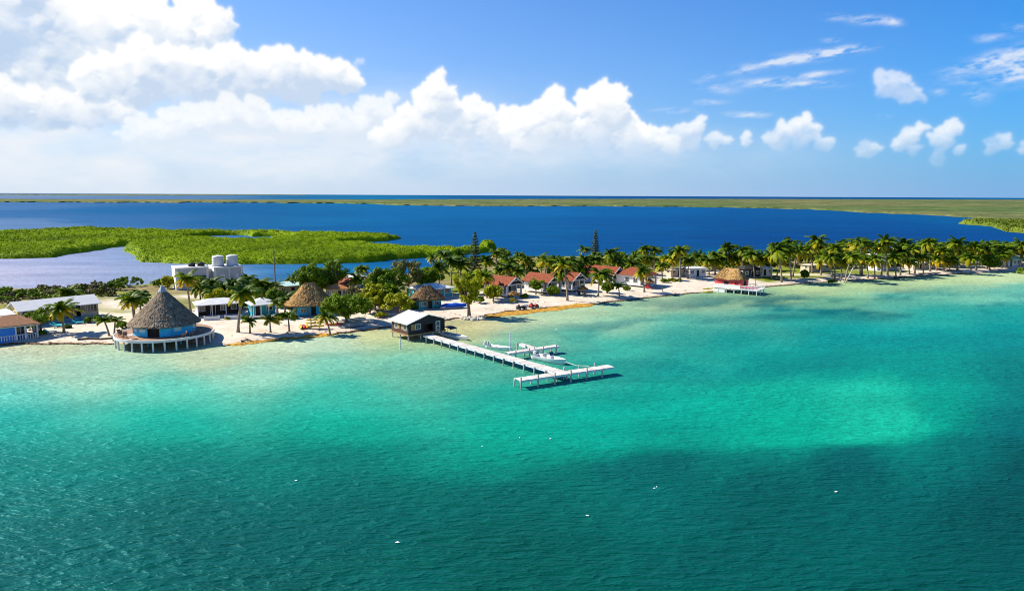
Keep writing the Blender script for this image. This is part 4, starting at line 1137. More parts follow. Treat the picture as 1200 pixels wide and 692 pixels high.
def boathouse():
    w, d, fz, ze, zr = 8.0, 5.6, 1.2, 3.25, 4.45
    root = thing('boathouse', 'dark timber boathouse on stilts with white metal roof at the head of the jetty', 'boathouse', (bh0[0], bh0[1], 0), BH_YAW)
    MB().box(-.15, w + .15, -.15, d + .15, fz - .22, fz).build('floor', M['ochre'], root)
    posts(root, [(x, y) for x in (.1, w / 3, w * 2 / 3, w - .1) for y in (.1, d / 2, d - .1)], -1.2, fz - .22, .14, 'pile', 'stilt', 8)
    f = MB(); f.box(.02, 1.0 + 2.3, 0, .1, fz, ze); f.box(w - 2.6, w - .02, 0, .1, fz, ze); f.box(3.3, w - 2.6, 0, .1, ze - .45, ze)
    gable_end(f, .05, w - .05, 0, ze + .003, zr - .08); f.box(w - .1, w, .103, d, fz, ze); f.box(.1, w - .1, d - .1, d, fz, ze); f.prism([(.05, ze + .003), (w - .05, ze + .003), (w / 2, zr - .08)], 'y', d - .1, d)
    f.build('wall', M['dark_wood'], root)
    MB().box(0, .1, .103, d, fz, ze).build('side_wall', M['red_wood'], root)
    mb = MB(); gable_y(mb, 0, w, 0, d, ze + .02, zr, .5, .12); mb.build('roof', M['white_roof'], root)
    # the wide opening with a glimpse of the room
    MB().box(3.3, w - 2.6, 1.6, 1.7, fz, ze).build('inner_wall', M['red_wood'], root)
    o = MB().box(3.28, 3.40, -.05, .12, fz, ze - .45).box(w - 2.7, w - 2.58, -.05, .12, fz, ze - .45).box(3.40, w - 2.70, -.05, .12, ze - .55, ze - .45).build('door_frame', M['dark_wood'], root)
    win_front(root, 1.45, fz + .75, 1.15, 1.05, -.003)
    MB().box(.55, 1.40, -.07, -.02, fz + .75, fz + 1.8).build('shutter', M['ochre'], root)
    # white half-glazed door to the right of the opening
    mb = MB().box(w - 2.1, w - 1.1, -.07, -.01, fz, fz + .12).box(w - 2.1, w - 1.95, -.07, -.01, fz + .12, fz + 1.85).box(w - 1.25, w - 1.1, -.07, -.01, fz + .12, fz + 1.85).box(w - 1.95, w - 1.25, -.07, -.01, fz + 1.7, fz + 1.85).box(w - 1.95, w - 1.25, -.07, -.01, fz + .85, fz + 1.0)
    dd = mb.build('door', M['white'], root); MB().box(w - 1.95, w - 1.25, -.04, -.012, fz + .12, fz + 1.7).build('pane', M['glass'], dd)
    win_side(root, .5, fz + .7, .9, 1.1, -.003); win_side(root, 3.6, fz + .7, .9, 1.1, -.003)
    MB().box(-.07, -.02, 1.5, 2.2, fz + .7, fz + 1.8).build('shutter', M['ochre'], root)
    MB().box(-.07, -.02, 2.8, 3.5, fz + .7, fz + 1.8).build('shutter', M['ochre'], root)
    return root


boathouse()


def jetty():
    root = thing('jetty', 'long white boarded jetty with crosspiece and side dock running out from the boathouse', 'jetty', (bh0[0], bh0[1], 0), 0)
    o = np.array([bh0[0], bh0[1]]); zt = 1.2
    rs = random.Random(4)
    def P(px, py): return at(px, py, zt)[:2] - o
    def deck(a, b, w, nm='deck', z=zt):
        a = np.array(a); b = np.array(b); d = b - a; L = np.linalg.norm(d); d /= L; s = np.array([-d[1], d[0]])
        n = int(L / .32); mb = MB()
        for i in range(n):                                            # boards across
            c = a + d * (L * (i + .5) / n); hh = d * (L / n * .48); e = s * (w / 2 + rs.uniform(-.03, .03)); dz = rs.uniform(-.008, .008)
            V = [c - hh - e, c + hh - e, c + hh + e, c - hh + e]
            V = [(*v, z - .05 + dz) for v in V] + [(*v, z + dz) for v in V]
            mb.add(V, [(3, 2, 1, 0), (4, 5, 6, 7), (0, 1, 5, 4), (1, 2, 6, 5), (2, 3, 7, 6), (3, 0, 4, 7)])
        dk = mb.build(nm, M['dock'], root)
        ed = MB()
        for sg in (-1, 1):
            p = a + s * sg * (w / 2 - .06); q = b + s * sg * (w / 2 - .06)
            ed.bar((*p, z - .055), (*q, z - .055), .08, .24)
        ed.build('side_beam', M['dock_side'], dk)
        return a, d, s, L
    def piles(a, d, s, L, w, step, up, first=0.0):
        i = first
        while i <= L + .01:
            for sg in (-1, 1):
                c = a + d * i + s * sg * (w / 2 + .12)
                tall = up if rs.random() < .6 else -.02
                MB().tube([(*c, -1.5), (c[0] + rs.uniform(-.03, .03), c[1], zt + tall)], .105, 8).build('pile', M['pile'], root)
            i += step
    a = P(500.5, 391.9); b = P(659.5, 436.0)
    A = deck(a, b, 1.75); piles(*A, 1.75, 2.35, -.02, 1.2)
    c0 = P(606, 444.5); c1 = P(716, 428.5); A = deck(c0, c1, 1.6, 'cross_deck', zt + .03); piles(*A, 1.6, 2.7, .55, .1)
    e0 = P(594, 413.2); e1 = P(653, 404.5); A = deck(e0, e1, 1.2, 'side_deck', zt + .02); piles(*A, 1.2, 2.7, .45, 1.2)
    f0 = P(609, 402.0); f1 = P(631, 408.2); A = deck(f0, f1, 1.0, 'finger_deck', zt - .02); piles(*A, 1.0, 2.3, .25, .1)
    w0 = P(500, 390.5); w1 = P(513, 394.5)
    mb = MB(); mb.box(0, 0.01, 0, .01, .5, .51)
    # little white posts by the moored boats
    for px, py in ((568, 404.5), (571.5, 405)):
        q = P(px, py); MB().lathe([(.16, zt), (.16, zt + .5), (.10, zt + .62), (.10, zt + .75)], 10, q[0], q[1]).build('bollard', M['white'], root)
    q = P(598, 407.5); MB().tube([(*q, -1), (q[0], q[1], zt + 2.6)], .09, 8).build('tall_pole', M['white'], root)
    return root


jetty()


def boat_hull(mb, L, B, H, sheer=.25, n=13):
    """open hull, bow towards +x, keel at z 0"""
    V = []; 
    for i in range(n):
        t = i / (n - 1); x = -L / 2 + L * t
        b = B / 2 * (1 - max(0, (t - .45) / .55) ** 2.2); z = H + sheer * t * t; kz = .0 + .55 * H * max(0, (t - .7) / .3) ** 2
        for s, zz_, ff in ((-1, z, 1), (-1, (kz + z) * .45, .9), (-1, kz + .05, .5), (0, kz, 0), (1, kz + .05, .5), (1, (kz + z) * .45, .9), (1, z, 1)):
            V.append((x, s * b * ff, zz_))
    F = [(i * 7 + k, i * 7 + k + 1, (i + 1) * 7 + k + 1, (i + 1) * 7 + k) for i in range(n - 1) for k in range(6)] + [tuple(range(7))]
    mb.add(V, F)
    # inner sole and gunwale
    V = []; 
    for i in range(n):
        t = i / (n - 1); x = -L / 2 + L * t; b = B / 2 * (1 - max(0, (t - .45) / .55) ** 2.2); z = H + sheer * t * t
        cut = H * .45 if t < .62 else z - .12
        for y, zz_ in ((-b, z), (-b * .86, z), (-b * .8, cut), (b * .8, cut), (b * .86, z), (b, z)): V.append((x, y, zz_ + .003))
    F = [(i * 6 + k, i * 6 + k + 1, (i + 1) * 6 + k + 1, (i + 1) * 6 + k) for i in range(n - 1) for k in range(5)]
    mb.add(V, F)


def motorboat(name, px, py, px2, py2, label, H=.95, B=2.1, cabin=True, canopy=False, antenna=0, group=None):
    a = at(px, py, .1); b = at(px2, py2, .1); d = b - a; L = float(np.linalg.norm(d[:2])); yaw = math.atan2(d[1], d[0]); c = (a + b) / 2
    root = thing(name, label, 'boat', (c[0], c[1], -.22), yaw, group)
    mb = MB(); boat_hull(mb, L, B, H); h = mb.build('hull', M['hull'], root, True)
    MB().box(-L / 2 - .3, -L / 2 - .02, -.18, .18, H * .35, H + .12).box(-L / 2 - .34, -L / 2 + .02, -.23, .23, H + .123, H + .5).build('outboard_motor', M['black'] if not cabin else M['white'], root)
    if cabin:
        MB().box(-.35, .45, -.42, .42, H * .45, H + .45).build('console', M['white'], root)
        MB().prism([(.42, H + .45), (.12, H + .95), (.06, H + .95), (.36, H + .45)], 'y', -.44, .44).build('windscreen', M['glass'], root)
        MB().box(-1.25, -.75, -.5, .5, H * .45, H + .12).box(-1.27, -1.15, -.5, .5, H + .123, H + .5).build('seat', M['white'], root)
        posts(root, [(-L / 2 + .5, -.7), (-L / 2 + .5, .7)], H, H + .7, .03, 'white', 'rail_post')
    else:
        for x in (-L * .28, .05 * L): MB().box(x, x + .35, -B * .40, B * .40, H * .62, H * .70).build('bench', M['cream'], root)
    if canopy:
        mb = MB(); n = 8
        V = [( -L * .42 + L * .40 * i / n, s * B * .45, H + 1.15 + .22 * math.sin(math.pi * i / n)) for i in range(n + 1) for s in (-1, 1)]
        V += [(x, y, z - .07) for x, y, z in V]; m2 = 2 * (n + 1)
        mb.add(V, [(2 * i, 2 * i + 1, 2 * i + 3, 2 * i + 2) for i in range(n)] + [(m2 + 2 * i + 2, m2 + 2 * i + 3, m2 + 2 * i + 1, m2 + 2 * i) for i in range(n)] + [(2 * i, 2 * i + 2, m2 + 2 * i + 2, m2 + 2 * i) for i in range(n)] + [(2 * i + 3, 2 * i + 1, m2 + 2 * i + 1, m2 + 2 * i + 3) for i in range(n)])
        cp = mb.build('canopy', M['navy'], root)
        for x in (-L * .40, -L * .04):
            for s in (-1, 1): MB().tube([(x, s * B * .42, H), (x, s * B * .42, H + 1.12)], .03, 6).build('canopy_pole', M['white'], cp)
    if antenna: MB().tube([(-.3, .3, H), (-.5, .3, H + antenna)], [.03, .012], 5).build('antenna', M['white'], root)
    return root, L


motorboat('motorboat', 627, 419, 663, 427, 'white open motorboat with console moored inside the jetty crosspiece', .9, 2.1)
motorboat('motorboat', 518, 391.5, 548, 398.5, 'white skiff with dark canopy moored beside the boathouse door', .75, 1.8, False, True)
motorboat('motorboat', 572, 405.8, 600, 410.5, 'small white skiff with thin aerial moored along the middle of the jetty', .62, 1.6, False, False, 2.0)
_a = at(663, 424, .9); _b = at(690, 428.5, 1.7)
MB().tube([tuple(_a), tuple((_a + _b) / 2 - np.array([0, 0, .25])), tuple(_b)], .035, 5).build('mooring_rope', M['rope'])
tag(bpy.data.objects['mooring_rope'], 'pale rope stretched from motorboat bow to a post of the jetty crosspiece', 'rope')
_p = at(469, 409, 0)
tag(MB().tube([(0, 0, -1.2), (.05, 0, 1.75)], [.12, .10], 8).build('mooring_post', M['white']), 'lone white mooring post standing in the shallows left of the boathouse', 'post').location = (_p[0], _p[1], 0)


# ------------------------------------------------------------------ round house over the water
def round_house():
    c = at(194.5, 401, 0); c = np.array([c[0], c[1]]); R = 7.9; zd = 1.95; rw = 5.0; ze = 4.0; zt = 9.75
    root = thing('round_house', 'round blue house with tall grey thatched cone standing on a deck over the water', 'house', (c[0], c[1], 0), 0)
    n = 28
    MB().lathe([(R, zd - .12), (R, zd)], 56).build('deck', M['deck_wood'], root)
    MB().lathe([(R + .01, zd - .36), (R + .10, zd - .36), (R + .10, zd + .06), (R - .08, zd + .06), (R - .08, zd + .005)], 56, cap=False).build('deck_edge', M['white'], root)
    for k in range(n):
        a = 2 * math.pi * k / n; x, y = (R - .12) * math.cos(a), (R - .12) * math.sin(a)
        MB().tube([(x, y, -1.2), (x, y, zd - .125)], .15, 8).build('stilt', M['white'], root)
    for k in range(8):
        a = 2 * math.pi * (k + .5) / 8; x, y = 3.6 * math.cos(a), 3.6 * math.sin(a)
        MB().tube([(x, y, -1.2), (x, y, zd - .125)], .17, 8).build('stilt', M['cyan'], root)
    # sixteen wall bays; the door bay faces the sea
    nb = 16; a0 = -math.pi / 2 + math.pi / nb + .10
    for k in range(nb):
        a, b = a0 + 2 * math.pi * k / nb, a0 + 2 * math.pi * (k + 1) / nb
        p = np.array([rw * math.cos(a), rw * math.sin(a)]); q = np.array([rw * math.cos(b), rw * math.sin(b)])
        def bay(nm, f0, f1, z0, z1, off, m_):
            mid = (p + q) / 2; nr = mid / np.linalg.norm(mid)
            u, v = p + (q - p) * f0, p + (q - p) * f1
            V = [(*(u + nr * off), z0), (*(v + nr * off), z0), (*(v + nr * (off - .1)), z0), (*(u + nr * (off - .1)), z0)]
            V = V + [(x, y, z1) for x, y, _ in V]
            return MB().add(V, [(3, 2, 1, 0), (4, 5, 6, 7), (0, 1, 5, 4), (1, 2, 6, 5), (2, 3, 7, 6), (3, 0, 4, 7)]).build(nm, M[m_], root)
        if k == nb - 1:
            bay('door_opening', .03, .97, zd + .01, ze - .1, -.25, 'void')
        else:
            bay('wall_panel', .005, .995, zd + .01, ze + .3, 0, 'cyan')
            if k % 2 == 1 or k in (nb - 2,): bay('shutter', .2, .8, zd + .75, zd + 1.7, .05, 'pale_panel')
            if k % 3 == 0: bay('batten', .96, 1.0, zd + .02, ze, .07, 'teal')
    thatch('thatch_roof', 5.65, 5.65, ze - .28, zt, M['thatch'], root, 0, 2, 3, .03, 7500)
    MB().lathe([(.80, zt - 1.05), (.66, zt - .6), (.3, zt + .1), (.14, zt + .4)], 12).build('ridge_cap', mat('grey_blue_cap', (.30, .34, .40), .6), root)
    st = MB()
    for i in range(5): st.box(-2.2 + .32 * i, -1.9 + .32 * i, R + .12, R + 1.3, zd - .24 * (i + 1), zd - .24 * (i + 1) + .08)
    st.build('steps', M['deck_wood'], root)
    return c, zd, R


RH, RHZ, RHR = round_house()


def deck_chair(x, y, z, rz, label, m_='deck_wood'):
    r = thing('deck_chair', label, 'chair', (x, y, z), rz, 'wooden chairs on the round deck')
    MB().box(-.32, .32, -.32, .30, .36, .42).build('seat', M[m_], r)
    MB().prism([(.30, .40), (.36, .40), (.60, 1.0), (.54, 1.0)], 'x', -.32, .32).build('backrest', M[m_], r)
    for sx in (-.28, .28):
        for sy in (-.26, .26): MB().box(sx - .04, sx + .04, sy - .04, sy + .04, 0, .36).build('leg', M[m_], r)
    for sx in (-.36, .30): MB().box(sx, sx + .06, -.3, .36, .55, .60).build('armrest', M[m_], r)


for ang, rr, rz, lab in ((-150, 6.8, 1.2, 'brown wooden chair at the far left of the round deck'), (-138, 6.9, .8, 'brown wooden chair on the round deck, second from its left end'),
                         (-124, 6.9, .4, 'brown wooden chair left of the white table on the round deck'), (-40, 6.9, -.8, 'brown wooden chair on the right side of the round deck, nearer the door'), (-28, 6.9, -1.0, 'brown wooden chair beside the small round table on the round deck')):
    a = math.radians(ang); deck_chair(RH[0] + rr * math.cos(a), RH[1] + rr * math.sin(a), RHZ + .002, rz, lab)


def small_table(x, y, z, label, m_, rad=.5):
    r = thing('small_table', label, 'table', (x, y, z)); MB().lathe([(rad, .68), (rad, .73)], 20).build('table_top', M[m_], r); MB().lathe([(.25, 0), (.06, .06), (.06, .675)], 12).build('pedestal', M[m_], r)


a = math.radians(-112); small_table(RH[0] + 6.8 * math.cos(a), RH[1] + 6.8 * math.sin(a), RHZ + .002, 'white round table on the seaward side of the round deck', 'white')
a = math.radians(-12); small_table(RH[0] + 6.9 * math.cos(a), RH[1] + 6.9 * math.sin(a), RHZ + .002, 'brown round table at the right end of the round deck', 'deck_wood', .6)


# ------------------------------------------------------------------ houses on the left
def blue_cottage():
    g = ground(-16, 403); root = thing('blue_cottage', 'bright blue cottage with brown hip roof and white railed porch at the left edge', 'cottage', (g[0], g[1], g[2]), math.radians(44))
    w, d, fz, ze = 7.6, 6.5, .35, 2.95
    MB().box(0, w, 0, d, -.9, fz).build('foundation', M['blue'], root)
    MB().box(.1, w - 1.5, 1.5, d - .1, fz, ze).build('wall', M['blue'], root)
    MB().box(.1, 4.2, .12, 1.497, fz, ze).build('front_bay', M['blue'], root)
    mb = MB(); hip(mb, 0, w, 0, d, ze, ze + 1.4, .5); mb.build('roof', M['brown_roof'], root)
    MB().box(-.3, w + .3, -.3, -.2, ze - .2, ze - .003).box(w + .2, w + .3, -.197, d + .3, ze - .2, ze - .003).build('fascia', M['white'], root)
    for x, y in ((w - .15, .15), (w - .15, d - .15), (w - .15, d / 2), (w - 1.9, .15), (4.3, .15)): MB().box(x - .11, x + .11, y - .11, y + .11, fz, ze - .003).build('post', M['white'], root)
    rl = MB()
    rl.box(w - .2, w - .1, .25, d - .25, fz + .85, fz + .95); rl.box(.2, w - .25, .04, .12, fz + .85, fz + .95)
    for i in range(16): rl.box(w - .18, w - .12, .3 + i * .38, .42 + i * .38, fz + .02, fz + .848)
    for i in range(19): rl.box(.2 + i * .38, .33 + i * .38, .05, .11, fz + .02, fz + .848)
    rl.build('railing', M['white'], root)
    win_front(root, 4.5, fz + .7, 1.3, 1.5, 1.497)
    for yy in (2.0, 4.2):
        o = MB().box(w - 1.51, w - 1.44, yy, yy + 1.2, fz + .6, fz + 2.0).build('window', M['white'], root)
        MB().box(w - 1.43, w - 1.42, yy + .1, yy + 1.1, fz + .7, fz + 1.9).build('pane', M['glass'], o)


blue_cottage()


def yellow_house():
    g = ground(25, 383.5); L = 13.4; d = 6.5; base = .75; ze = 3.2
    root = thing('long_yellow_house', 'long low yellow house with white metal roof and a raised porch along the front', 'house', g, math.radians(50))
    MB().box(-.1, L + .1, -.6, d, -.8, base).build('terrace', M['terrace'], root)
    MB().box(0, L, 1.6, d, base, ze).build('wall', M['yellow_wall'], root)
    mb = MB(); gable_x(mb, 0, L, 0, d, ze, ze + 1.25, .5); mb.build('roof', M['white_roof'], root)
    mb = MB(); mb.prism([(.3, ze + .003), (d - .1, ze + .003), (d / 2, ze + 1.15)], 'x', .02, .12); mb.prism([(.3, ze + .003), (d - .1, ze + .003), (d / 2, ze + 1.15)], 'x', L - .12, L - .02); mb.build('gable', M['yellow_wall'], root)
    for i in range(7): x = .1 + i * (L - .2) / 6; MB().box(x - .08, x + .08, -.02, .14, base, ze).build('post', M['cream'], root)
    for i in range(5): win_front(root, .7 + i * 2.55, base + .8, 1.3, 1.2, 1.597, 'cream')
    door_front(root, 2.25, base, .9, 2.05, 1.597, 'void', 'cream'); door_front(root, 9.9, base, .9, 2.05, 1.597, 'void', 'cream')
    win_side(root, 3.2, base + .9, 1.1, 1.1, 0.0)
    # the right-hand end is closed in with glazed panels
    mb = MB().box(L - 3.2, L - .2, .03, .12, base, base + .8).box(L - 3.2, L - .2, .03, .12, ze - .3, ze); 
    for i in range(6): mb.box(L - 3.2 + i * .58, L - 3.1 + i * .58, .03, .12, base + .803, ze - .303)
    o = mb.build('sunroom_frame', M['cream'], root); MB().box(L - 3.1, L - .3, .06, .09, base + .803, ze - .303).build('pane', M['glass'], o)
    # low wing on the left
    MB().box(-4.2, -.15, 2.2, d, 0, 2.3).build('wing', M['cream'], root)
    MB().prism([(1.8, 2.303), (d + .2, 2.85), (d + .2, 2.95), (1.8, 2.40)], 'x', -4.5, -.16).build('wing_roof', M['white_roof'], root)


yellow_house()


def lounger(px, py, rz, label):
    g = ground(px, py); r = thing('sun_lounger', label, 'sun lounger', g, rz, 'turquoise sun loungers by the yellow house')
    MB().box(-.1, 1.25, -.36, .36, .34, .42).build('seat', M['turq'], r)
    MB().prism([(-.1, .36), (-.1, .44), (-.75, .86), (-.78, .78)], 'y', -.36, .36).build('backrest', M['turq'], r)
    for x in (0, 1.15):
        for y in (-.3, .3): MB().box(x - .03, x + .03, y - .03, y + .03, 0, .34).build('leg', M['white'], r)


lounger(57, 390.5, .3, 'turquoise lounger nearest the sea beside the small leafy tree')
lounger(64, 383.5, .4, 'turquoise lounger in front of the yellow house, left of the palm trunk')
lounger(67.5, 382.3, .4, 'turquoise lounger touching the left side of the palm trunk by the yellow house')
lounger(90, 379.5, .4, 'turquoise lounger at the yellow house steps, left one of the right pair')
lounger(94, 378, .4, 'turquoise lounger at the yellow house steps, right one of the right pair')


def block_house():
    g = ground(207, 340); yaw = math.radians(33)
    root = thing('concrete_house', 'flat roofed pale grey block house in two parts behind the palms', 'house', g, yaw)
    h = 6.0
    def block(x0, x1, y0, y1, h, nm):
        b = MB().box(x0, x1, y0, y1, -.6, h).build(nm, M['concrete'], root)
        MB().box(x0 - .12, x1 + .12, y0 - .12, y1 + .12, h + .003, h + .38).build('parapet', M['white'], b)
        for x in (x0, x1 - .5): MB().box(x, x + .5, y0 - .06, y0 + .01, -.6, h).build('corner_pilaster', M['white'], b)
        MB().box(x0 - .06, x0 + .01, y0 + .02, y1, -.6, h).build('sunlit_side_face', M['white'], b)  # sunlit side painted whiter than the grey front
        return b
    block(0, 8.0, 0, 7, 5.5, 'left_block'); block(9.3, 16.6, -1.0, 7, 5.3, 'right_block')
    MB().box(8.02, 9.28, 2.6, 7, -.6, 5.0).build('link_wall', M['white'], root)
    win_front(root, 5.4, 1.2, 1.9, 2.4, -.003, 'dark_wood', 'glass'); win_front(root, 10.6, 1.6, 1.3, 2.1, -1.003, 'white', 'white'); win_front(root, 14.6, 2.6, .9, 1.1, -1.003, 'white', 'white')
    MB().box(12.9, 13.2, -1.08, -1.003, -.6, 5.3).build('downpipe', M['white'], root)
    return g, yaw


_g, _yaw = block_house()


def on_block(x, y, z):
    c, s = math.cos(_yaw), math.sin(_yaw); return (_g[0] + c * x - s * y, _g[1] + s * x + c * y, _g[2] + z)


def tank(p, r, h, m_, label, legs=True):
    t = thing('water_tank', label, 'water tank', p, 0, 'water tanks on the flat roofs')
    prof = [(r, .12), (r * 1.01, h * .33), (r * .985, h * .345), (r * 1.01, h * .36), (r * 1.01, h * .66), (r * .985, h * .675), (r * 1.0, h * .69), (r, h * .93), (r * .9, h)]
    MB().lathe(prof, 28).build('tank_body', M[m_], t, False)
    MB().lathe([(r * .92, h + .003), (r * .5, h + .12), (.32, h + .17), (.32, h + .25)], 28).build('tank_lid', M[m_], t)
    MB().box(-r, r, -r * .5, -r * .3, 0, .117).box(-r, r, r * .3, r * .5, 0, .117).build('stand', M['dark_wood'], t)


tank(on_block(10.9, 2.0, 5.685), 1.5, 2.75, 'tank', 'big pale grey water tank on the right block roof, left one of two')
tank(on_block(14.5, 2.0, 5.685), 1.5, 2.75, 'tank', 'big pale grey water tank on the right block roof, right one of two')
tank(on_block(4.3, 2.2, 5.885), .85, .8, 'black', 'small black water tank on the left block roof, left one of two')
tank(on_block(6.6, 2.2, 5.885), .9, .9, 'black', 'small black water tank on the left block roof, right one of two')

simple_house(232, 373, 'small white house with white metal roof and dark porch right of the round house', 8.2, 5.2, 2.35, .9, math.radians(30), 'white', 'white_roof', 'hip', 'white_house', wins=3, porch=1.7, inner='void')  # near-black porch wall: the porch shade is put into its colour
simple_house(297, 372.5, 'small teal house with pale hip roof and white porch posts behind young palms', 4.8, 4.6, 2.3, 1.15, math.radians(34), 'teal', 'white_roof', 'hip', 'teal_house', wins=1, porch=1.2)
simple_house(327, 348, 'pale cyan roofed building half hidden behind the utility pole', 7.0, 5.0, 2.3, .8, math.radians(34), 'cream', 'cyan_roof', 'hip', 'outbuilding', 'building')


def garden_wall(px0, py0, px1, py1, label, gap=None):
    a, b = ground(px0, py0), ground(px1, py1); d = b - a; L = float(np.linalg.norm(d[:2]))
    r = thing('garden_wall', label, 'wall', a, math.atan2(d[1], d[0])); 
    segs = [(0, L)] if not gap else [(0, L * gap[0]), (L * gap[1], L)]
    for s0, s1 in segs:
        MB().box(s0, s1, -.09, .09, -.3, .72).build('wall_panel', M['white'], r); n = max(1, int((s1 - s0) / 1.8))
        for i in range(n + 1): x = s0 + .12 + (s1 - s0 - .24) * i / n; MB().box(x - .13, x + .13, -.13, .13, -.3, .86).build('pillar', M['white'], r)


garden_wall(239, 375.2, 283, 373.5, 'low white wall with short pillars in front of the small white house', (.42, .55))
garden_wall(294, 374.2, 322, 373, 'low white wall with short pillars in front of the teal house')


def utility_pole():
    g = ground(324, 358); r = thing('utility_pole', 'tall bare wooden utility pole rising behind the teal house', 'pole', g)
    MB().tube([(0, 0, -.5), (-.05, 0, 13.0)], [.17, .11], 10).build('pole', M['bark'], r); MB().box(-.7, .6, -.07, .07, 12.3, 12.45).build('crossarm', M['bark'], r)


utility_pole()


def palapa(px, py, label, rx, ry, ridge, ze, zt, yaw, tm, wallm, seed, name='thatched_hut', power=2.6, walls=True, tuft=3000):
    g = ground(px, py); r = thing(name, label, 'hut', g, yaw)
    thatch('thatch_roof', rx, ry, ze, zt, M[tm], r, ridge, power, seed, .06, tuft)
    n = 10
    for k in range(n):
        a = 2 * math.pi * k / n; MB().tube([(rx * .84 * math.cos(a), ry * .84 * math.sin(a), -.3), (rx * .84 * math.cos(a), ry * .84 * math.sin(a), ze + .45)], .1, 7).build('post', M['bark'], r)
    if walls:
        x, y = rx * .66, ry * .62
        w = MB().box(-x, x, -y, -y + .1, 0, ze + .2).box(-x, x, y - .1, y, 0, ze + .2).box(-x, -x + .1, -y + .103, y - .103, 0, ze + .2).box(x - .1, x, -y + .103, y - .103, 0, ze + .2).build('wall', M[wallm], r)
        door_front(r, -.5, 0, 1.0, 1.75, -y - .003, 'void', wallm); win_front(r, -x * .8, .6, 1.2, .95, -y - .003, 'pale_panel'); win_front(r, x * .35, .6, 1.2, .95, -y - .003, 'pale_panel')
        win_side(r, -.6, .6, 1.2, .95, -x - .003, 'pale_panel')
    return r


palapa(364, 366.5, 'big tan thatched hut with bright blue walls behind the yellow kayaks', 5.1, 4.3, 1.0, 2.15, 6.6, math.radians(30), 'thatch_tan', 'cyan', 21, tuft=4200)
palapa(500, 359.5, 'dark brown thatched open hut beside the blue covered boat', 4.1, 3.3, .9, 2.0, 4.9, math.radians(30), 'thatch_brown', 'teal', 22)
palapa(436, 341, 'pale tan thatched cone roof behind the trees left of centre', 2.7, 2.7, 0, 2.3, 5.2, 0, 'thatch_tan', 'white', 23, power=2, tuft=900)
simple_house(412, 337, 'white flat pitched roof house just left of the small thatched cone', 6.5, 5, 2.5, .6, math.radians(34), 'white', 'white_roof', 'hip', 'white_house')
simple_house(388, 352, 'small hut with orange roof behind the big round tree', 4.2, 3.4, 2.3, 1.1, math.radians(34), 'cream', 'orange_roof', 'hip', 'orange_roofed_hut', 'hut')
simple_house(405, 345, 'little hut with red roof among trees behind the orange roofed hut', 3.2, 3.4, 2.3, 1.4, math.radians(50), 'cream', 'red_roof', 'gable_y', 'red_roofed_hut', 'hut', wins=1)
simple_house(492, 352, 'white low hip roofed house behind the dark thatched hut', 9.2, 6.5, 2.2, 1.0, math.radians(34), 'teal', 'white_roof', 'hip', 'white_roofed_house', wins=3, porch=1.2)


# ------------------------------------------------------------------ red roofed cottages
red_cottage(594, 349, 'red roofed white cottage, leftmost of the row, nearest the feathery tree')
red_cottage(642, 345, 'red roofed white cottage, second from left, with bushy tree at its corner')
red_cottage(670.5, 342.5, 'red roofed white cottage, third from left, behind the thatched parasol')
red_cottage(718, 334, 'red roofed white cottage set back and mostly hidden by the big palm')
red_cottage(756, 337.5, 'larger red hip roofed white cottage, rightmost of the row', math.radians(50), 6.6, 9.5, 2.6, 1.9, 5, True)
simple_house(690, 331, 'cottage roof showing red just above the second row palms', 6, 7, 2.6, 1.7, math.radians(50), 'white', 'red_roof', 'gable_y', 'red_roofed_cottage', 'cottage')


def parasol(px, py, h, r, label):
    g = ground(px, py); t = thing('thatched_parasol', label, 'parasol', g, 0, 'thatched beach parasols')
    MB().tube([(0, 0, -.3), (0, 0, h - .2)], .07, 7).build('pole', M['bark'], t)
    thatch('thatch_roof', r, r, h - .95, h, M['thatch_tan'], t, 0, 2, int(px), .0, 300)


parasol(602, 353, 2.6, 1.5, 'thatched beach parasol in front of the leftmost cottage')
parasol(682.5, 345.5, 2.5, 1.45, 'thatched beach parasol in front of the third cottage')
parasol(760.5, 337.5, 2.6, 1.6, 'thatched beach parasol in front of the hip roofed cottage')


def beach_chair(px, py, rz, label, m_):
    g = ground(px, py); r = thing('beach_chair', label, 'chair', g, rz, 'beach chairs in front of the cottages')
    MB().box(-.33, .33, -.4, .3, .28, .35).build('seat', M[m_], r); MB().prism([(.28, .33), (.35, .33), (.68, 1.05), (.61, 1.05)], 'x', -.36, .36).build('backrest', M[m_], r)
    for sx in (-.38, .32): MB().box(sx, sx + .06, -.42, .42, .50, .55).build('armrest', M[m_], r)
    for sx in (-.30, .30):
        for sy in (-.34, .26): MB().box(sx - .04, sx + .04, sy - .04, sy + .04, 0, .28).build('leg', M[m_], r)


beach_chair(599.5, 354.2, .2, 'yellow beach chair under the left parasol, nearer the feathery tree', 'yellow'); beach_chair(603.5, 354, .6, 'yellow beach chair under the left parasol, right of its pole', 'yellow')
beach_chair(679, 345.8, .2, 'dark beach chair left of the middle parasol', 'dark_wood'); beach_chair(686, 346.2, .6, 'brown beach chair right of the middle parasol', 'deck_wood')
beach_chair(757.5, 338, .2, 'red beach chair left under the right parasol', 'red_paint'); beach_chair(762, 338, .7, 'red beach chair right under the right parasol', 'red_paint')


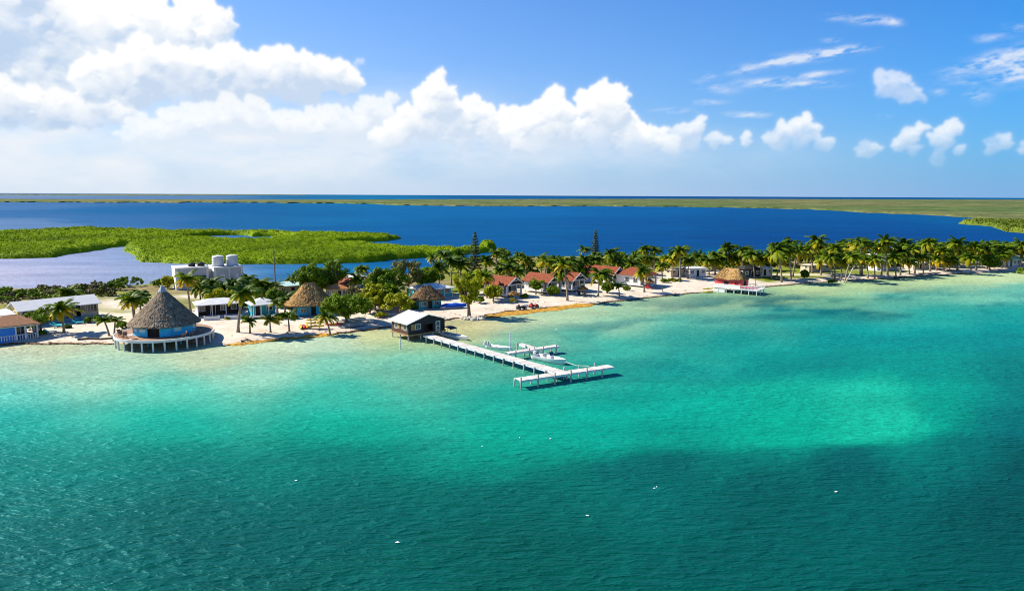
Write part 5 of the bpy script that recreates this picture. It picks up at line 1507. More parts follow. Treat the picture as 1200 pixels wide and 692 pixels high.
def quad(px, py, rz, label, m_):
    g = ground(px, py); r = thing('beach_buggy', label, 'buggy', g, rz, 'small vehicles parked on the beach')
    MB().prism([(-1.1, .38), (1.05, .38), (1.15, .55), (.75, .80), (.2, .82), (.05, .62), (-.5, .62), (-.6, .86), (-1.1, .86)], 'y', -.42, .42).build('body', M[m_], r)
    MB().box(-.58, .02, -.36, .36, .623, .74).box(-.70, -.58, -.36, .36, .865, 1.15).build('seat', M['rubber'], r)
    MB().tube([(.55, 0, .8), (.30, 0, 1.1)], .03, 6).tube([(.30, -.35, 1.1), (.30, .35, 1.1)], .03, 6).build('handlebar', M['rubber'], r)
    for x in (-.75, .75):
        for y in (-.5, .5):
            w = MB(); w.tube([(x, y - .13, .32), (x, y + .13, .32)], .32, 14); wo = w.build('wheel', M['rubber'], r)
            MB().tube([(x, y - .14, .32), (x, y + .14, .32)], .14, 10).build('hub', M['tank'], wo)


quad(611, 361.5, .5, 'small dark navy beach buggy parked on the sand near the weed line', 'navy')
quad(625.5, 359.5, .7, 'small red beach buggy parked on the sand near the weed line', 'red_plastic')
g_ = ground(616.5, 358.8)
tag(MB().box(-.5, .5, -.35, .35, 0, .5).box(-.55, .55, -.4, .4, .503, .62).build('cool_box', M['white']), 'white cool box on the sand between the two buggies', 'cool box').location = tuple(g_)


# ------------------------------------------------------------------ kayaks and the covered boat
def kayak_mesh(mb, L=3.4, B=.75, H=.34):
    n = 13; V = []
    for i in range(n):
        t = -1 + 2 * i / (n - 1); x = t * L / 2; b = B / 2 * (1 - abs(t) ** 2.4) + .015; up = .12 * abs(t) ** 3; zc = H * (1 - .2 * abs(t))
        for y, z in ((-b, zc * .62), (-b * .75, .06), (0, 0), (b * .75, .06), (b, zc * .62), (b * .55, zc), (0, zc * 1.05), (-b * .55, zc)): V.append((x, y, z + up))
    F = [(i * 8 + k, i * 8 + (k + 1) % 8, (i + 1) * 8 + (k + 1) % 8, (i + 1) * 8 + k) for i in range(n - 1) for k in range(8)] + [tuple(range(8))[::-1], tuple((n - 1) * 8 + k for k in range(8))]
    mb.add(V, F)


def kayak(p, rot, label, m_, group=None):
    r = thing('kayak', label, 'kayak', p, 0, group); r.rotation_euler = rot
    mb = MB(); kayak_mesh(mb); mb.build('hull', M[m_], r, True)
    MB().lathe([(.34, .345), (.30, .375), (.26, .345)], 16).build('cockpit', M['black'], r)


kg = 'kayaks lying on the beach'
for k in range(3):
    g_ = ground(369 + k * .3, 385); kayak((g_[0], g_[1] + .3, g_[2] + .30 + .62 * k), (0, 0, .15 + .06 * k), ['yellow kayak at the bottom of the stack of three by the dark leaning palm', 'yellow kayak in the middle of the stack of three by the dark leaning palm', 'yellow kayak on top of the stack of three by the dark leaning palm'][k], 'yellow', kg)
for k, (m_, lab) in enumerate((('yellow', 'yellow kayak tilted on the sand left of the kayak stack, left one of three'), ('red_plastic', 'red kayak between two yellow ones left of the kayak stack'), ('yellow', 'yellow kayak tilted on the sand left of the kayak stack, right one of three'))):
    g_ = ground(353 + k * 3.6, 384 - .3 * k); kayak((g_[0], g_[1], g_[2] + .12), (.75, 0, -1.15), lab, m_, kg)
g_ = ground(369, 385); rk = thing('kayak_rack', 'wooden rack holding three yellow kayaks one above the other', 'rack', (g_[0], g_[1] + .3, g_[2]), .2)
for x in (-.75, .75):
    for y in (-.5, .5): MB().box(x - .05, x + .05, y - .05, y + .05, -.3, 2.0).build('post', M['bark'], rk)
    for k in range(3): MB().box(x - .04, x + .04, -.6, .6, .22 + .62 * k, .295 + .62 * k).build('rail', M['bark'], rk)
g_ = ground(391, 381); kayak((g_[0], g_[1], g_[2] + .05), (0, 0, .2), 'red kayak lying alone right of the yellow stack', 'red_plastic', kg)
g_ = ground(402, 376.5); kayak((g_[0], g_[1], g_[2] + .05), (0, 0, -.1), 'white kayak lying in the shade under the big round tree, nearer the sea', 'hull', kg)
g_ = ground(408, 374.8); kayak((g_[0], g_[1], g_[2] + .05), (0, 0, -.1), 'white kayak lying in the shade under the big round tree, farther from the sea', 'hull', kg)
for k in range(2):
    g_ = ground(829.5, 342 - 1.2 * k); kayak((g_[0], g_[1], g_[2] + .15 + .55 * k), (0, 0, .35), ['yellow kayak, lower of two, stacked left of the red stilt hut', 'yellow kayak, upper of two, stacked left of the red stilt hut'][k], 'yellow', kg)


def covered_boat():
    g = ground(531, 361); r = thing('covered_boat', 'boat under a bright blue tarpaulin on the sand right of the dark thatched hut', 'boat', (g[0], g[1], g[2]), math.radians(18))
    n = 15; V = []; L, B = 6.3, 2.1
    for i in range(n):
        t = -1 + 2 * i / (n - 1); b = B / 2 * (1 - abs(t) ** 3) ** .5 + .02; h = .75 + .35 * (1 - t * t) + .06 * math.sin(9 * t)
        for y, z in ((-b, .35), (-b * .98, h * .8), (-b * .5, h), (0, h + .12), (b * .5, h), (b * .98, h * .8), (b, .35)): V.append((t * L / 2, y, z))
    MB().add(V, [(i * 7 + k, i * 7 + k + 1, (i + 1) * 7 + k + 1, (i + 1) * 7 + k) for i in range(n - 1) for k in range(6)] + [tuple(range(7)), tuple((n - 1) * 7 + k for k in range(7))[::-1]]).build('tarpaulin', M['blue_tarp'], r, True)
    mb = MB(); boat_hull(mb, 6.0, 1.9, .55, .1); mb.build('hull', M['hull'], r, True)


covered_boat()


# ------------------------------------------------------------------ red hut on stilts
def red_hut():
    p = at(837, 341.5, 0); yaw = math.radians(-40)                     # local x runs out to sea, -y faces the viewer's left
    r = thing('stilt_hut', 'red and white thatched hut on white stilts with a railed deck over the water', 'hut', (p[0], p[1], 0), yaw)
    L, d, fz, ze = 7.4, 5.2, 1.45, 3.95
    MB().box(-.2, L + 4.6, -.2, d + .2, fz - .22, fz).build('deck', M['white'], r)
    MB().box(0, L, .0, d, fz, ze).build('wall', M['red_paint'], r)
    MB().box(-.05, L * .40, -.06, -.003, -.5, fz + .95).box(L * .40 + .003, L * .98, -.06, -.003, fz + .003, fz + .95).box(-.06, -.003, 0, d, -.5, fz + .8).build('wainscot', M['white'], r)
    win_front(r, 2.7, fz + .9, 1.2, .8, -.003, 'dark_wood', 'void'); win_front(r, 5.6, fz + .9, 1.0, .8, -.003, 'red_paint', 'void')
    thatch_hip = thatch('thatch_roof', 4.35, 3.05, ze - .2, 6.5, M['thatch_tan'], r, 2.0, 5.0, 31, .05, 3200, (L / 2 - .2, d / 2))
    for x in (1.2, 3.4, 5.6, 7.6, 9.6, 11.7):
        for y in (.0, d / 2, d): MB().tube([(x, y, -1.3), (x, y, fz - .225)], .13, 8).build('stilt', M['white'], r)
    door = MB().box(L + .003, L + .05, d / 2 - .6, d / 2 + .6, fz, fz + 1.9).build('door', M['void'], r)
    rl = MB()
    for y in (-.1, d + .1):
        rl.bar((L + .1, y, fz + .95), (L + 4.5, y, fz + .95), .08, .09)
        for i in range(12): x = L + .2 + i * .385; rl.box(x, x + .06, y - .03, y + .03, fz + .003, fz + .86)
    rl.bar((L + 4.5, -.1, fz + .95), (L + 4.5, d + .1, fz + .95), .08, .09)
    for i in range(13): y = .05 + i * .4; rl.box(L + 4.47, L + 4.53, y, y + .06, fz + .003, fz + .86)
    rl.build('railing', M['white'], r)
    MB().box(L + .25, L + 4.3, -.12, -.105, fz + .3, fz + .75).build('rail_panel', M['pink'], r)
    for y in (.0, d): MB().tube([(L + 1.9, y, fz), (L + 1.9, y, ze - .2)], .09, 7).build('post', M['pink'], r)


red_hut()

simple_house(808, 325, 'small white shed with dark windows left of the red stilt hut', 6.0, 4, 2.5, .4, math.radians(20), 'white', 'white_roof', 'hip', 'white_shed', 'shed')
simple_house(786, 324.5, 'low unfinished cream wall building behind the sand flat', 6.5, 4, 1.9, .3, math.radians(25), 'cream', 'cream', 'hip', 'cream_shed', 'shed')
simple_house(872, 326, 'dark blue hut in the shade behind the red stilt hut', 6.0, 4, 2.5, 1.0, math.radians(20), 'navy', 'dark_wood', 'hip', 'blue_hut', 'hut')
simple_house(893, 324, 'small white shed under the palms right of the dark blue hut', 4.0, 3.6, 2.3, .5, math.radians(20), 'white', 'white_roof', 'hip', 'white_shed', 'shed', wins=1)
simple_house(1032, 318, 'white two storey house glimpsed between palms in the middle of the grove', 5.0, 5, 5.2, 1.0, math.radians(30), 'white', 'tank', 'hip', 'white_house', wins=2, porch=1.3)
simple_house(1183, 313.5, 'white columned house with pale green roof at the right edge of the grove', 9.0, 6.5, 2.7, 1.5, math.radians(24), 'white', 'cyan_roof', 'gable_x', 'columned_house', wins=3, porch=1.6)
simple_house(948, 319, 'low cream building hidden behind the first palms of the grove', 9.0, 4, 2.0, .4, math.radians(20), 'cream', 'cream', 'hip', 'cream_building', 'building')
simple_house(1070, 316, 'low cream hut behind the crowded middle of the grove', 7.0, 4, 2.0, .5, math.radians(20), 'cream', 'tank', 'hip', 'cream_hut', 'hut')


# ------------------------------------------------------------------ palms, one by one
for a in [
    (73, 361, 75, 389, 'coconut palm with grey trunk among turquoise loungers before the yellow house', .95),
    (77, 343, 77, 356, 'palm crown showing above the ridge of the long white roof', 1.0),
    (122, 376, 128, 393, 'short palm at the water\'s edge just left of the round deck', .9, True),
    (133, 377, 134, 391, 'short palm touching the left end of the round deck', .85, True),
    (154, 352, 157, 374, 'palm rising behind the left slope of the grey thatched cone', 1.0),
    (164, 346, 165, 368, 'leaning palm half hidden by the left edge of the grey cone', .9),
    (219, 327, 223, 364, 'tall thin palm in front of the concrete house, right of the cone', 1.0),
    (234, 336, 235, 352, 'bushy palm in front of the doorway of the concrete house', .9),
    (250, 342, 250, 357, 'palm behind the white house roof, left of its cluster', 1.0),
    (262, 337, 262, 356, 'palm behind the white house roof, second in its cluster', 1.0),
    (274, 334, 275, 356, 'palm behind the white house roof, tallest of its cluster', 1.05),
    (286, 343, 279, 389, 'tall leaning palm with yellow fronds on the beach before the white house', 1.12),
    (301, 333, 303, 354, 'palm between the concrete house and the utility pole, left one', 1.0),
    (311, 337, 312, 354, 'palm between the concrete house and the utility pole, right one', 1.0),
    (292, 377, 293, 390, 'smallest young palm on the beach beside the leaning palm', .8, True),
    (316, 375, 317, 389, 'young palm standing alone on the beach before the teal house', 1.0, True),
    (338, 371, 339, 388, 'young palm on the beach left of the kayaks', 1.05, True),
    (325, 355, 326, 372, 'bushy palm at the right corner of the teal house', .9, True),
    (334, 349, 334, 366, 'palm touching the left side of the big tan thatched hut', .85),
    (381, 371, 387, 391, 'dark leaning palm on the beach beside the yellow kayak stack', .72),
    (389, 310, 389, 340, 'palm standing up through the dark trees behind the big tan hut', .85),
    (424, 315, 425, 334, 'palm beside the lagoon above the small thatched cone', .9),
    (462, 343, 462, 362, 'small palm in the thicket left of the dark thatched hut', .8),
    (513, 313, 515, 340, 'palm behind the white low roof, left of a group of three', 1.0),
    (528, 305, 529, 334, 'palm behind the white low roof, tallest of a group of three', 1.05),
    (540, 309, 540, 334, 'palm behind the white low roof, right of a group of three', 1.0),
    (568, 324, 571, 349, 'palm with drooping yellow fronds between feathery tree and leftmost cottage', 1.0),
    (596, 314, 598, 336, 'dark palm above the ridge of the leftmost cottage', .95),
    (607, 318, 608, 337, 'dark palm just right of the leftmost cottage gable', .9),
    (585, 316, 586, 334, 'low palm behind the roof of the leftmost cottage', .8),
    (640, 306, 641, 333, 'palm behind the second cottage roof, left one', 1.0),
    (651, 305, 652, 330, 'palm behind the second cottage roof, right one', .95),
    (657, 319, 655, 344, 'palm with yellow drooping fronds between second and third cottage', 1.0),
    (661, 310, 665, 352, 'slender tall palm on open sand in front of the second cottage', 1.0),
    (672, 307, 673, 330, 'palm behind the ridge of the third cottage', 1.0),
    (703, 322, 701, 347, 'full round palm on the beach right of the third cottage', 1.2),
    (725, 336, 726, 347, 'short stocky palm on the beach near the hidden cottage', .95, True),
    (753, 318, 755, 342, 'palm in front of the hip roofed cottage with bare trunk', .9),
    (697, 304, 698, 326, 'palm at the foot of the grey Norfolk pine', 1.0),
    (684, 305, 685, 328, 'palm left of the grey Norfolk pine', .95),
    (714, 297, 715, 326, 'tall palm right of the grey Norfolk pine', 1.1),
    (724, 308, 724, 327, 'low palm under the round green tree behind the cottages', .85),
    (745, 302, 746, 322, 'palm behind the left end of the red hip roof', 1.0),
    (758, 303, 759, 321, 'palm behind the middle of the red hip roof', .95),
    (775, 311, 776, 328, 'low palm right of the red hip roofed cottage', .85),
    (797, 294, 797, 327, 'tall palm standing over the cream building on the sand flat', 1.15),
    (788, 303, 788, 325, 'shorter palm just left of the tall palm on the sand flat', .9),
    (807, 306, 806, 326, 'yellowish palm at the left corner of the white shed', .9),
    (820, 302, 820, 321, 'palm behind the white shed left of the red stilt hut', 1.1),
    (830, 305, 831, 322, 'palm with yellow fronds just behind the kayaks of the stilt hut', 1.05),
    (836, 300, 838, 321, 'palm behind the left end of the red hut thatch', 1.1),
    (843, 305, 844, 322, 'palm with yellow fronds above the left slope of the red hut thatch', 1.1),
    (851, 291, 851, 321, 'tallest palm directly behind the red stilt hut', 1.15),
    (859, 301, 860, 321, 'palm behind the ridge of the red hut thatch', 1.0),
    (869, 294, 870, 323, 'tall palm behind the right end of the red hut thatch', 1.15),
    (865, 305, 867, 322, 'yellow frond palm low over the right end of the red hut thatch', 1.0),
    (881, 298, 884, 326, 'palm with pale trunk in front of the dark blue hut', 1.15),
    (891, 304, 892, 326, 'low palm between dark blue hut and white shed', .95),
    (903, 300, 904, 327, 'palm on the lawn right of the small white shed', 1.1),
]:
    palm(*a)

rs_ = random.Random(31)
for i in range(24):                                                   # the belt of palms behind the cottages
    cx = 512 + 270 * (i + rs_.uniform(-.4, .4)) / 23
    by = rs_.uniform(318, 330) - max(0, cx - 620) * .02
    palm(cx, by - rs_.uniform(13, 26), cx + rs_.uniform(-2, 2), by, 'coconut palm standing among others in the green belt behind the red roofed cottages', rs_.uniform(.8, 1.1), False, 'palms in the belt behind the cottages')
for i in range(12):
    cx = 236 + 200 * (i + rs_.uniform(-.4, .4)) / 11
    by = rs_.uniform(341, 352)
    palm(cx, by - rs_.uniform(10, 22), cx + rs_.uniform(-2, 2), by, 'bushy coconut palm in the planting between the concrete house and the small thatched cone', rs_.uniform(.7, 1.0), rs_.random() < .4, 'palms planted behind the huts')
GROVE = 'coconut palms of the right hand grove'
front = [(912, 293, 916, 330, 1.2), (924, 292, 927, 329, 1.15), (916, 302, 910, 325, 1.0), (935, 294, 929, 324, 1.1), (950, 292, 952, 320, 1.2), (957, 284, 962, 320, 1.15), (962, 304, 962, 322, 1.0), (972, 303, 975, 327, 1.1), (977, 291, 978, 326, 1.1), (986, 303, 986, 326, 1.1),
         (997, 302, 990, 330, 1.15), (1006, 303, 1008, 322, 1.1), (1008, 285, 1010, 322, 1.15), (1016, 305, 1017, 325, 1.1), (1024, 304, 1025, 325, 1.1), (1031, 292, 1033, 322, 1.1), (1038, 286, 1040, 322, 1.15), (1047, 303, 1050, 324, 1.1), (1056, 296, 1055, 322, 1.15), (1063, 305, 1066, 321, 1.05),
         (1070, 290, 1072, 320, 1.2), (1080, 304, 1082, 320, 1.1), (1088, 283, 1090, 318, 1.2), (1099, 303, 1097, 317, 1.1), (1104, 294, 1106, 317, 1.2), (1111, 305, 1113, 316, 1.05), (1122, 285, 1122, 316, 1.25), (1136, 304, 1138, 320, 1.1), (1143, 289, 1144, 316, 1.2), (1156, 291, 1157, 315, 1.15),
         (1171, 297, 1174, 314, 1.15), (1179, 291, 1180, 313, 1.15), (1194, 287, 1196, 312, 1.3), (1205, 298, 1206, 313, 1.2)]
words = ['first', 'second', 'third', 'fourth', 'fifth', 'sixth', 'seventh', 'eighth', 'ninth', 'tenth', 'eleventh', 'twelfth', 'thirteenth', 'fourteenth', 'fifteenth', 'sixteenth', 'seventeenth']
for i, (cx, cy, bx, by, s) in enumerate(sorted(front)):
    if i < 17: lab = 'palm at the front of the grove, %s counting right from red hut' % words[i]
    else: lab = 'palm at the front of the grove, %s counting left from right edge' % words[33 - i]
    palm(cx, cy + rs_.uniform(-2, 2), bx, by, lab, s * rs_.uniform(.84, 1.14), False, GROVE)
rs_ = random.Random(12)
for i in range(60):                                                   # the crowded rows behind
    cx = 905 + (1215 - 905) * (i + rs_.uniform(-.4, .4)) / 59
    palm(cx, rs_.uniform(285, 301), cx + rs_.uniform(-2, 2), rs_.uniform(309, 314.5) - (cx - 905) * .006, 'coconut palm standing among others in the crowded back rows of the right hand grove', rs_.uniform(1.05, 1.3), False, 'palms in the back rows of the grove')
for i in range(9):
    cx = 786 + 118 * (i + rs_.uniform(-.3, .3)) / 8
    palm(cx, rs_.uniform(297, 304), cx, rs_.uniform(314, 318), 'coconut palm in the far row behind the sand flat and the red stilt hut', rs_.uniform(.9, 1.1), False, 'palms in the far row behind the red hut')

# ------------------------------------------------------------------ broad-leaved trees and shrubs
for a in [
    (406, 341, 377, 56, 'big round dense tree on the beach right of the tan thatched hut', 'leaf_mid', 'round'),
    (368, 309, 349, 40, 'dark spreading tree behind the top of the tan thatched hut', 'leaf_dark', 'round'),
    (392, 307, 346, 34, 'dark spreading tree behind the orange roofed hut', 'leaf_dark', 'open'),
    (447, 316, 357, 36, 'dense dark green tree left of the tall olive tree', 'leaf_dark', 'round'),
    (478, 302, 348, 42, 'tall olive tree with open branching crown behind the dark thatched hut', 'leaf_olive', 'open'),
    (461, 314, 352, 34, 'dark green tree between the dense tree and the olive tree', 'leaf_dark', 'open'),
    (500, 311, 344, 28, 'green tree right of the tall olive tree', 'leaf_mid', 'round'),
    (440, 332, 364, 30, 'yellow green tree in front of the dense dark tree', 'leaf_yellow', 'round'),
    (455, 332, 362, 28, 'green tree behind the bright yellow bush', 'leaf_mid', 'round'),
    (434, 346, 368, 26, 'yellow green bush right of the big round tree', 'leaf_yellow', 'bush'),
    (468, 343, 370, 36, 'bright yellow bush just behind the dark boathouse', 'leaf_yellow', 'bush'),
    (416, 334, 361, 24, 'sparse grey green tree behind the big round tree', 'leaf_grey', 'open'),
    (48, 358, 390, 34, 'small leafy tree with dark trunk between blue cottage and yellow house', 'leaf_mid', 'open'),
    (578, 332, 353, 19, 'small bushy tree at the left front corner of the leftmost cottage', 'leaf_yellow', 'round'),
    (628, 326, 345, 17, 'small bushy tree at the left front corner of the second cottage', 'leaf_mid', 'open'),
    (648, 334, 346, 14, 'round bush in front of the second cottage windows', 'leaf_mid', 'round'),
    (712, 330, 343, 12, 'small dark tree behind the short stocky palm', 'leaf_dark', 'round'),
    (590, 291, 305, 17, 'lone dark tree on the lagoon shore behind the leftmost cottage', 'leaf_dark', 'round'),
    (610, 296, 303, 7, 'little tree by the lagoon right of the lone dark tree', 'leaf_olive', 'round'),
    (626, 307, 313, 8, 'small dark shrub on the grass behind the second cottage', 'leaf_dark', 'bush'),
    (634, 310, 316, 10, 'second small dark shrub on the grass behind the second cottage', 'leaf_dark', 'bush'),
    (729, 295, 315, 24, 'round green tree by the lagoon behind the hidden cottage', 'leaf_mid', 'bush'),
    (766, 301, 316, 24, 'rounded green tree behind the right end of the red hip roof', 'leaf_mid', 'bush'),
    (781, 300, 316, 24, 'rounded green tree behind the low cream building', 'leaf_mid', 'bush'),
    (812, 304, 317, 24, 'rounded green tree behind the white shed by the kayaks', 'leaf_mid', 'bush'),
    (943, 316, 326, 9, 'small dark tree on the lawn at the left of the grove', 'leaf_dark', 'round'),
    (975, 325, 331, 11, 'low green shrub on the shore left of the leaning dead trunk', 'leaf_dark', 'shrub'),
    (1160, 297, 316, 20, 'dark broad tree among the palms left of the columned house', 'leaf_dark', 'round'),
    (1199, 312, 322, 16, 'bright green shrub on the shore at the right edge', 'leaf_mid', 'shrub'),
    (150, 324, 336, 34, 'wide round dark bush by the lagoon left of the concrete house', 'leaf_dark', 'bush'),
    (134, 327, 335, 16, 'round bush by the lagoon, left neighbour of the wide dark bush', 'leaf_mid', 'bush'),
    (186, 327, 336, 15, 'low bush by the lagoon just left of the concrete house', 'leaf_mid', 'bush'),
    (197, 322, 338, 14, 'upright yellow green bush at the left corner of the concrete house', 'leaf_yellow', 'bush'),
    (141, 331, 340, 12, 'dark spiky bush in the grass left of the cone', 'leaf_dark', 'bush'),
    (157, 338, 368, 26, 'leafy tree behind the palms left of the grey cone', 'leaf_mid', 'open'),
    (258, 336, 362, 34, 'leafy bush under the palm cluster behind the white house', 'leaf_yellow', 'bush'),
    (284, 340, 362, 26, 'leafy bush under the right palms behind the white house', 'leaf_mid', 'bush'),
    (320, 338, 360, 20, 'leafy bush at the foot of the utility pole', 'leaf_dark', 'bush'),
    (342, 346, 366, 16, 'green bush behind the left eaves of the tan hut', 'leaf_mid', 'bush'),
    (340, 326, 337, 14, 'bush by the lagoon above the pale cyan roof', 'leaf_olive', 'bush'),
    (556, 318, 344, 26, 'dark tree at the foot of the tall Norfolk pine', 'leaf_dark', 'round'),
    (600, 322, 336, 22, 'dark bush behind the ridge of the leftmost cottage', 'leaf_dark', 'bush'),
    (652, 312, 332, 28, 'dark thicket tree behind the second cottage', 'leaf_dark', 'bush'),
    (680, 312, 330, 26, 'dark thicket tree behind the third cottage', 'leaf_dark', 'bush'),
    (745, 308, 324, 22, 'dark thicket tree behind the left of the hip roofed cottage', 'leaf_dark', 'bush'),
]:
    broad_tree(*a)
broad_tree(550, 314, 370, 44, 'feathery yellow green casuarina tree at the water\'s edge right of the boathouse', 'leaf_yellow', 'feather', name='casuarina_tree')
norfolk_pine(557, 272, 335, 18, 'tall dark tiered Norfolk pine behind the feathery tree')
norfolk_pine(697, 270, 322, 13, 'slim grey tiered Norfolk pine rising over the third cottage')

for i in range(58):                                                   # dry scrub on the left
    x = rs_.uniform(-6, 132); y = rs_.uniform(341, 357) if x < 70 else rs_.uniform(338, 347)
    h = rs_.uniform(5, 11); w = rs_.uniform(9, 20)
    broad_tree(x, y - h, y, w, 'low shrub in the dry scrub behind the yellow house', rs_.choice(['leaf_olive', 'leaf_grey', 'leaf_mid', 'leaf_olive', 'leaf_dark']), 'shrub', 'shrub', 'scrub_shrub', 'shrubs in the dry scrub behind the yellow house', seed=500 + i)
for i in range(26):
    x = 905 + 300 * (i + rs_.uniform(-.4, .4)) / 25; y = rs_.uniform(307, 311) - (x - 905) * .006
    broad_tree(x, y - rs_.uniform(8, 15), y, rs_.uniform(16, 26), 'dark undergrowth bush behind the palms of the right hand grove', rs_.choice(['leaf_dark', 'leaf_dark', 'leaf_mid']), 'bush', 'bush', 'undergrowth_bush', 'undergrowth bushes behind the grove', seed=600 + i)
for i in range(10):
    x = 826 + 78 * (i + rs_.uniform(-.3, .3)) / 9; y = rs_.uniform(313, 317)
    broad_tree(x, y - rs_.uniform(8, 13), y, rs_.uniform(14, 20), 'dark undergrowth bush behind the red stilt hut', rs_.choice(['leaf_dark', 'leaf_mid']), 'bush', 'bush', 'undergrowth_bush', 'undergrowth bushes behind the red hut', seed=640 + i)

# ------------------------------------------------------------------ rocks, driftwood, dead trunk, small craft, foam
def rock(p, r, label, group, seed):
    rs = np.random.RandomState(seed); import bmesh
    bm = bmesh.new(); bmesh.ops.create_icosphere(bm, subdivisions=2, radius=r)
    for v in bm.verts: v.co *= 1 + rs.uniform(-.16, .16); v.co.z *= .62
    me = bpy.data.meshes.new('rock'); bm.to_mesh(me); bm.free(); me.materials.append(M['rock'])
    o = link('shore_rock', me); o.location = p; o.rotation_euler = (0, 0, rs.uniform(0, 6)); tag(o, label, 'rock', group)


for i in range(14):
    x = 543 + 24 * (i + rs_.uniform(-.3, .3)) / 13; y = 373.5 - 1.2 * math.sin(i * 1.9) - abs(i - 7) * .12
    g_ = at(x, y, .12); rock((g_[0], g_[1], .12), rs_.uniform(.35, .8), 'pale grey rock in the ring of rocks at the foot of the feathery tree', 'rocks at the foot of the feathery tree', 700 + i)
for i in range(9):
    x = 984 + 32 * i / 8; g_ = ground(x, 328.6 - .12 * i); rock(tuple(g_), rs_.uniform(.35, .7), 'dark rock on the shore around the leaning dead trunk', 'rocks around the leaning dead trunk', 730 + i)


def log(pts, r, label, name='driftwood_log', m_='drift'):
    P = [ground(*p) for p in pts]; o = P[0].copy(); V = [tuple(p - o + np.array([0, 0, r * .8])) for p in P]
    n = len(V); l = MB().tube(V, [r * (1 - .4 * i / (n - 1)) for i in range(n)], 7).build(name, M[m_]); l.location = tuple(o); tag(l, label, 'log'); return l


log([(91, 397), (104, 396.6), (118, 397), (136, 396)], .2, 'long dark log lying on the beach left of the round house')
log([(283, 399), (290, 397), (297, 399.5)], .22, 'dark twisted driftwood on the beach right of the round house')
log([(404, 384), (415, 383), (428, 381)], .14, 'thin dark log lying on the sand below the big round tree')
log([(1076, 320.5), (1090, 320), (1102, 319.4)], .22, 'weathered log on the shore under the grove')
log([(1190, 314.5), (1182, 315.5), (1174, 316.8)], .2, 'pale log on the beach before the columned house', m_='pale_wood')
g_ = ground(989.5, 330.6)
d_ = at(1002, 309, 0) ; 
_d = _fw + _rt * ((1002 - 600) / FOCAL) + _up * ((346 - 309) / FOCAL); _t = np.array([0, 0, CAM_H]) + _d * (g_[1] / _d[1])
o_ = MB().tube([(0, 0, -.3), tuple((_t - g_) * .5 + np.array([.1, 0, -.2])), tuple(_t - g_)], [.24, .18, .15], 9).build('dead_palm_trunk', M['pale_wood'], None, True); o_.location = tuple(g_)
tag(o_, 'bare pale palm trunk leaning out of the rocks on the grove shore', 'tree trunk')


def dinghy(px, py, rz, label, m_):
    g = ground(px, py); r = thing('dinghy', label, 'boat', (g[0], g[1], g[2] + .02), rz)
    mb = MB(); boat_hull(mb, 3.6, 1.4, .55, .15, 9); mb.build('hull', M[m_], r, True)
    for x in (-.9, .1): MB().box(x, x + .25, -.52, .52, .38, .43).build('thwart', M['deck_wood'], r)


dinghy(1132, 318.5, .4, 'small pale dinghy drawn up on the beach under the grove', 'tank')
dinghy(1052, 325, .3, 'small dark dinghy in the shade on the grove shore', 'navy')
for (px, py, lab) in ((578.5, 355.5, 'short dark post in the sand below the leftmost cottage, left one'), (583.5, 355.5, 'short dark post in the sand below the leftmost cottage, right one'), (776, 341.5, 'short grey post in the sand below the hip roofed cottage')):
    g_ = ground(px, py); o_ = MB().tube([(0, 0, -.3), (0, 0, .95)], .11, 8).box(-.16, .16, -.16, .16, .953, 1.05).build('sand_post', M['bark']); o_.location = tuple(g_); tag(o_, lab, 'post')

rf = np.random.RandomState(5); FV = []; FQ = []
for (px, py) in [(767, 571), (769.5, 569.5), (645, 513), (609, 512), (347, 562), (466, 634), (688, 603), (565, 522), (980, 575), (652, 385)]:
    p = at(px, py, .1); n = 9; r = rf.uniform(.04, .10)
    a = np.linspace(0, 2 * math.pi, n, endpoint=False); rr = r * rf.uniform(.5, 1.2, n); o = len(FV)
    FV += [(p[0], p[1], .13)] + [(p[0] + 2.2 * rr[k] * math.cos(a[k]), p[1] + rr[k] * math.sin(a[k]), .06) for k in range(n)]
    FQ += [(o, o + 1 + k, o + 1 + (k + 1) % n) for k in range(n)]
tag(link('foam', np_mesh('foam', np.array(FV), np.array(FQ), M['foam'])), 'scattered white flecks of foam on the open water', 'foam', None, 'stuff')

# ------------------------------------------------------------------ leaf litter, scraps of weed and trodden sand
rl_ = np.random.RandomState(8); DV = []; DQ = []
fx_ = np.array([q[0] for q in FRONT]); fy_ = np.array([q[1] for q in FRONT])
px = rl_.uniform(0, 1195, 900); py = np.interp(px, fx_, fy_) - rl_.exponential(5.0, 900) - .8
P_ = np.array([at(a, b, .75)[:2] for a, b in zip(px, py)]); Z_ = land_z(P_[:, 0], P_[:, 1])
for i in range(900):
    if Z_[i] < .08 or (440 < px[i] < 512 and py[i] > 377): continue
    p = P_[i]; n = 6; r = rl_.uniform(.06, .20); a = np.linspace(0, 2 * math.pi, n, endpoint=False); rr = r * rl_.uniform(.4, 1.3, n); o = len(DV); e = rl_.uniform(1, 2.6); t = rl_.uniform(-.5, .9)
    for k in range(n):
        u, v = e * rr[k] * math.cos(a[k]), rr[k] * math.sin(a[k]); DV.append((p[0] + u * math.cos(t) - v * math.sin(t), p[1] + u * math.sin(t) + v * math.cos(t), Z_[i] + .06 + rl_.uniform(0, .08)))
    DQ += [(o, o + k, o + k + 1) for k in range(1, n - 1)]
tag(link('beach_litter', np_mesh('beach_litter', np.array(DV), np.array(DQ), M['wrack'])), 'scattered scraps of dry weed and leaves on the pale sand', 'litter', None, 'stuff')

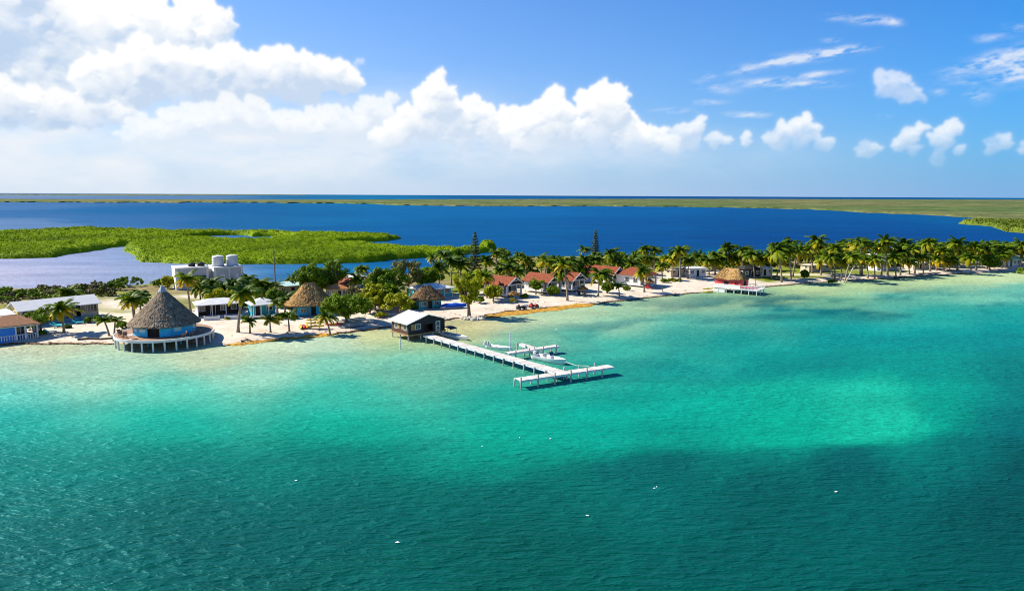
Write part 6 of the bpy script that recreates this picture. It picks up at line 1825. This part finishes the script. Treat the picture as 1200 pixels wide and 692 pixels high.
for i in range(16):
    x = 590 + 200 * (i + rs_.uniform(-.4, .4)) / 15; y = rs_.uniform(314, 322) - (x - 590) * .012
    broad_tree(x, y - rs_.uniform(7, 13), y, rs_.uniform(14, 24), 'low bush in the green belt behind the red roofed cottages', rs_.choice(['leaf_dark', 'leaf_mid', 'leaf_mid']), 'bush', 'bush', 'undergrowth_bush', 'bushes in the belt behind the cottages', seed=800 + i)

for (x, y, h, w, lf, lab) in [(36, 386, 7, 12, 'leaf_mid', 'low green bush between the blue cottage porch and the small leafy tree'), (48, 391, 4, 12, 'leaf_mid', 'low green plants round the foot of the small leafy tree'), (80, 384, 4, 7, 'leaf_dark', 'low bush behind the palm trunk at the yellow house terrace'), (104, 378, 7, 10, 'leaf_dark', 'dark bush against the yellow house terrace near its right end'),
        (113, 376, 7, 9, 'leaf_dark', 'dark bush at the right corner of the yellow house'), (143, 385, 9, 14, 'leaf_mid', 'green bush behind the left end of the round deck'), (170, 378, 12, 14, 'leaf_mid', 'green bush hugging the left slope of the grey cone'), (288, 375, 6, 8, 'leaf_mid', 'green bush between the white house and the teal house'),
        (266, 374, 3, 5, 'leaf_yellow', 'small pale plant in front of the white house wall'), (331, 373, 7, 10, 'leaf_dark', 'dark bush between the teal house and the tan hut'), (345, 373, 4, 8, 'leaf_mid', 'low plants in front of the tan hut walls'), (447, 372, 7, 14, 'leaf_yellow', 'yellow green bush on the sand left of the boathouse roof'),
        (421, 365, 8, 12, 'leaf_mid', 'green bush in the thicket behind the big round tree'), (484, 362, 6, 9, 'leaf_mid', 'green bush at the left post of the dark thatched hut'), (562, 355, 8, 12, 'leaf_mid', 'green bush behind the casuarina tree'), (615, 349, 5, 8, 'leaf_mid', 'low bush between the first and second cottages'),
        (735, 340, 5, 8, 'leaf_mid', 'low bush in front of the hidden cottage'), (779, 331, 5, 9, 'leaf_mid', 'low bush right of the hip roofed cottage'), (790, 329, 3, 18, 'leaf_yellow', 'strip of low yellow green plants below the tall palm on the sand flat')]:
    broad_tree(x, y - h, y, w, lab, lf, 'bush', 'bush', 'garden_bush')
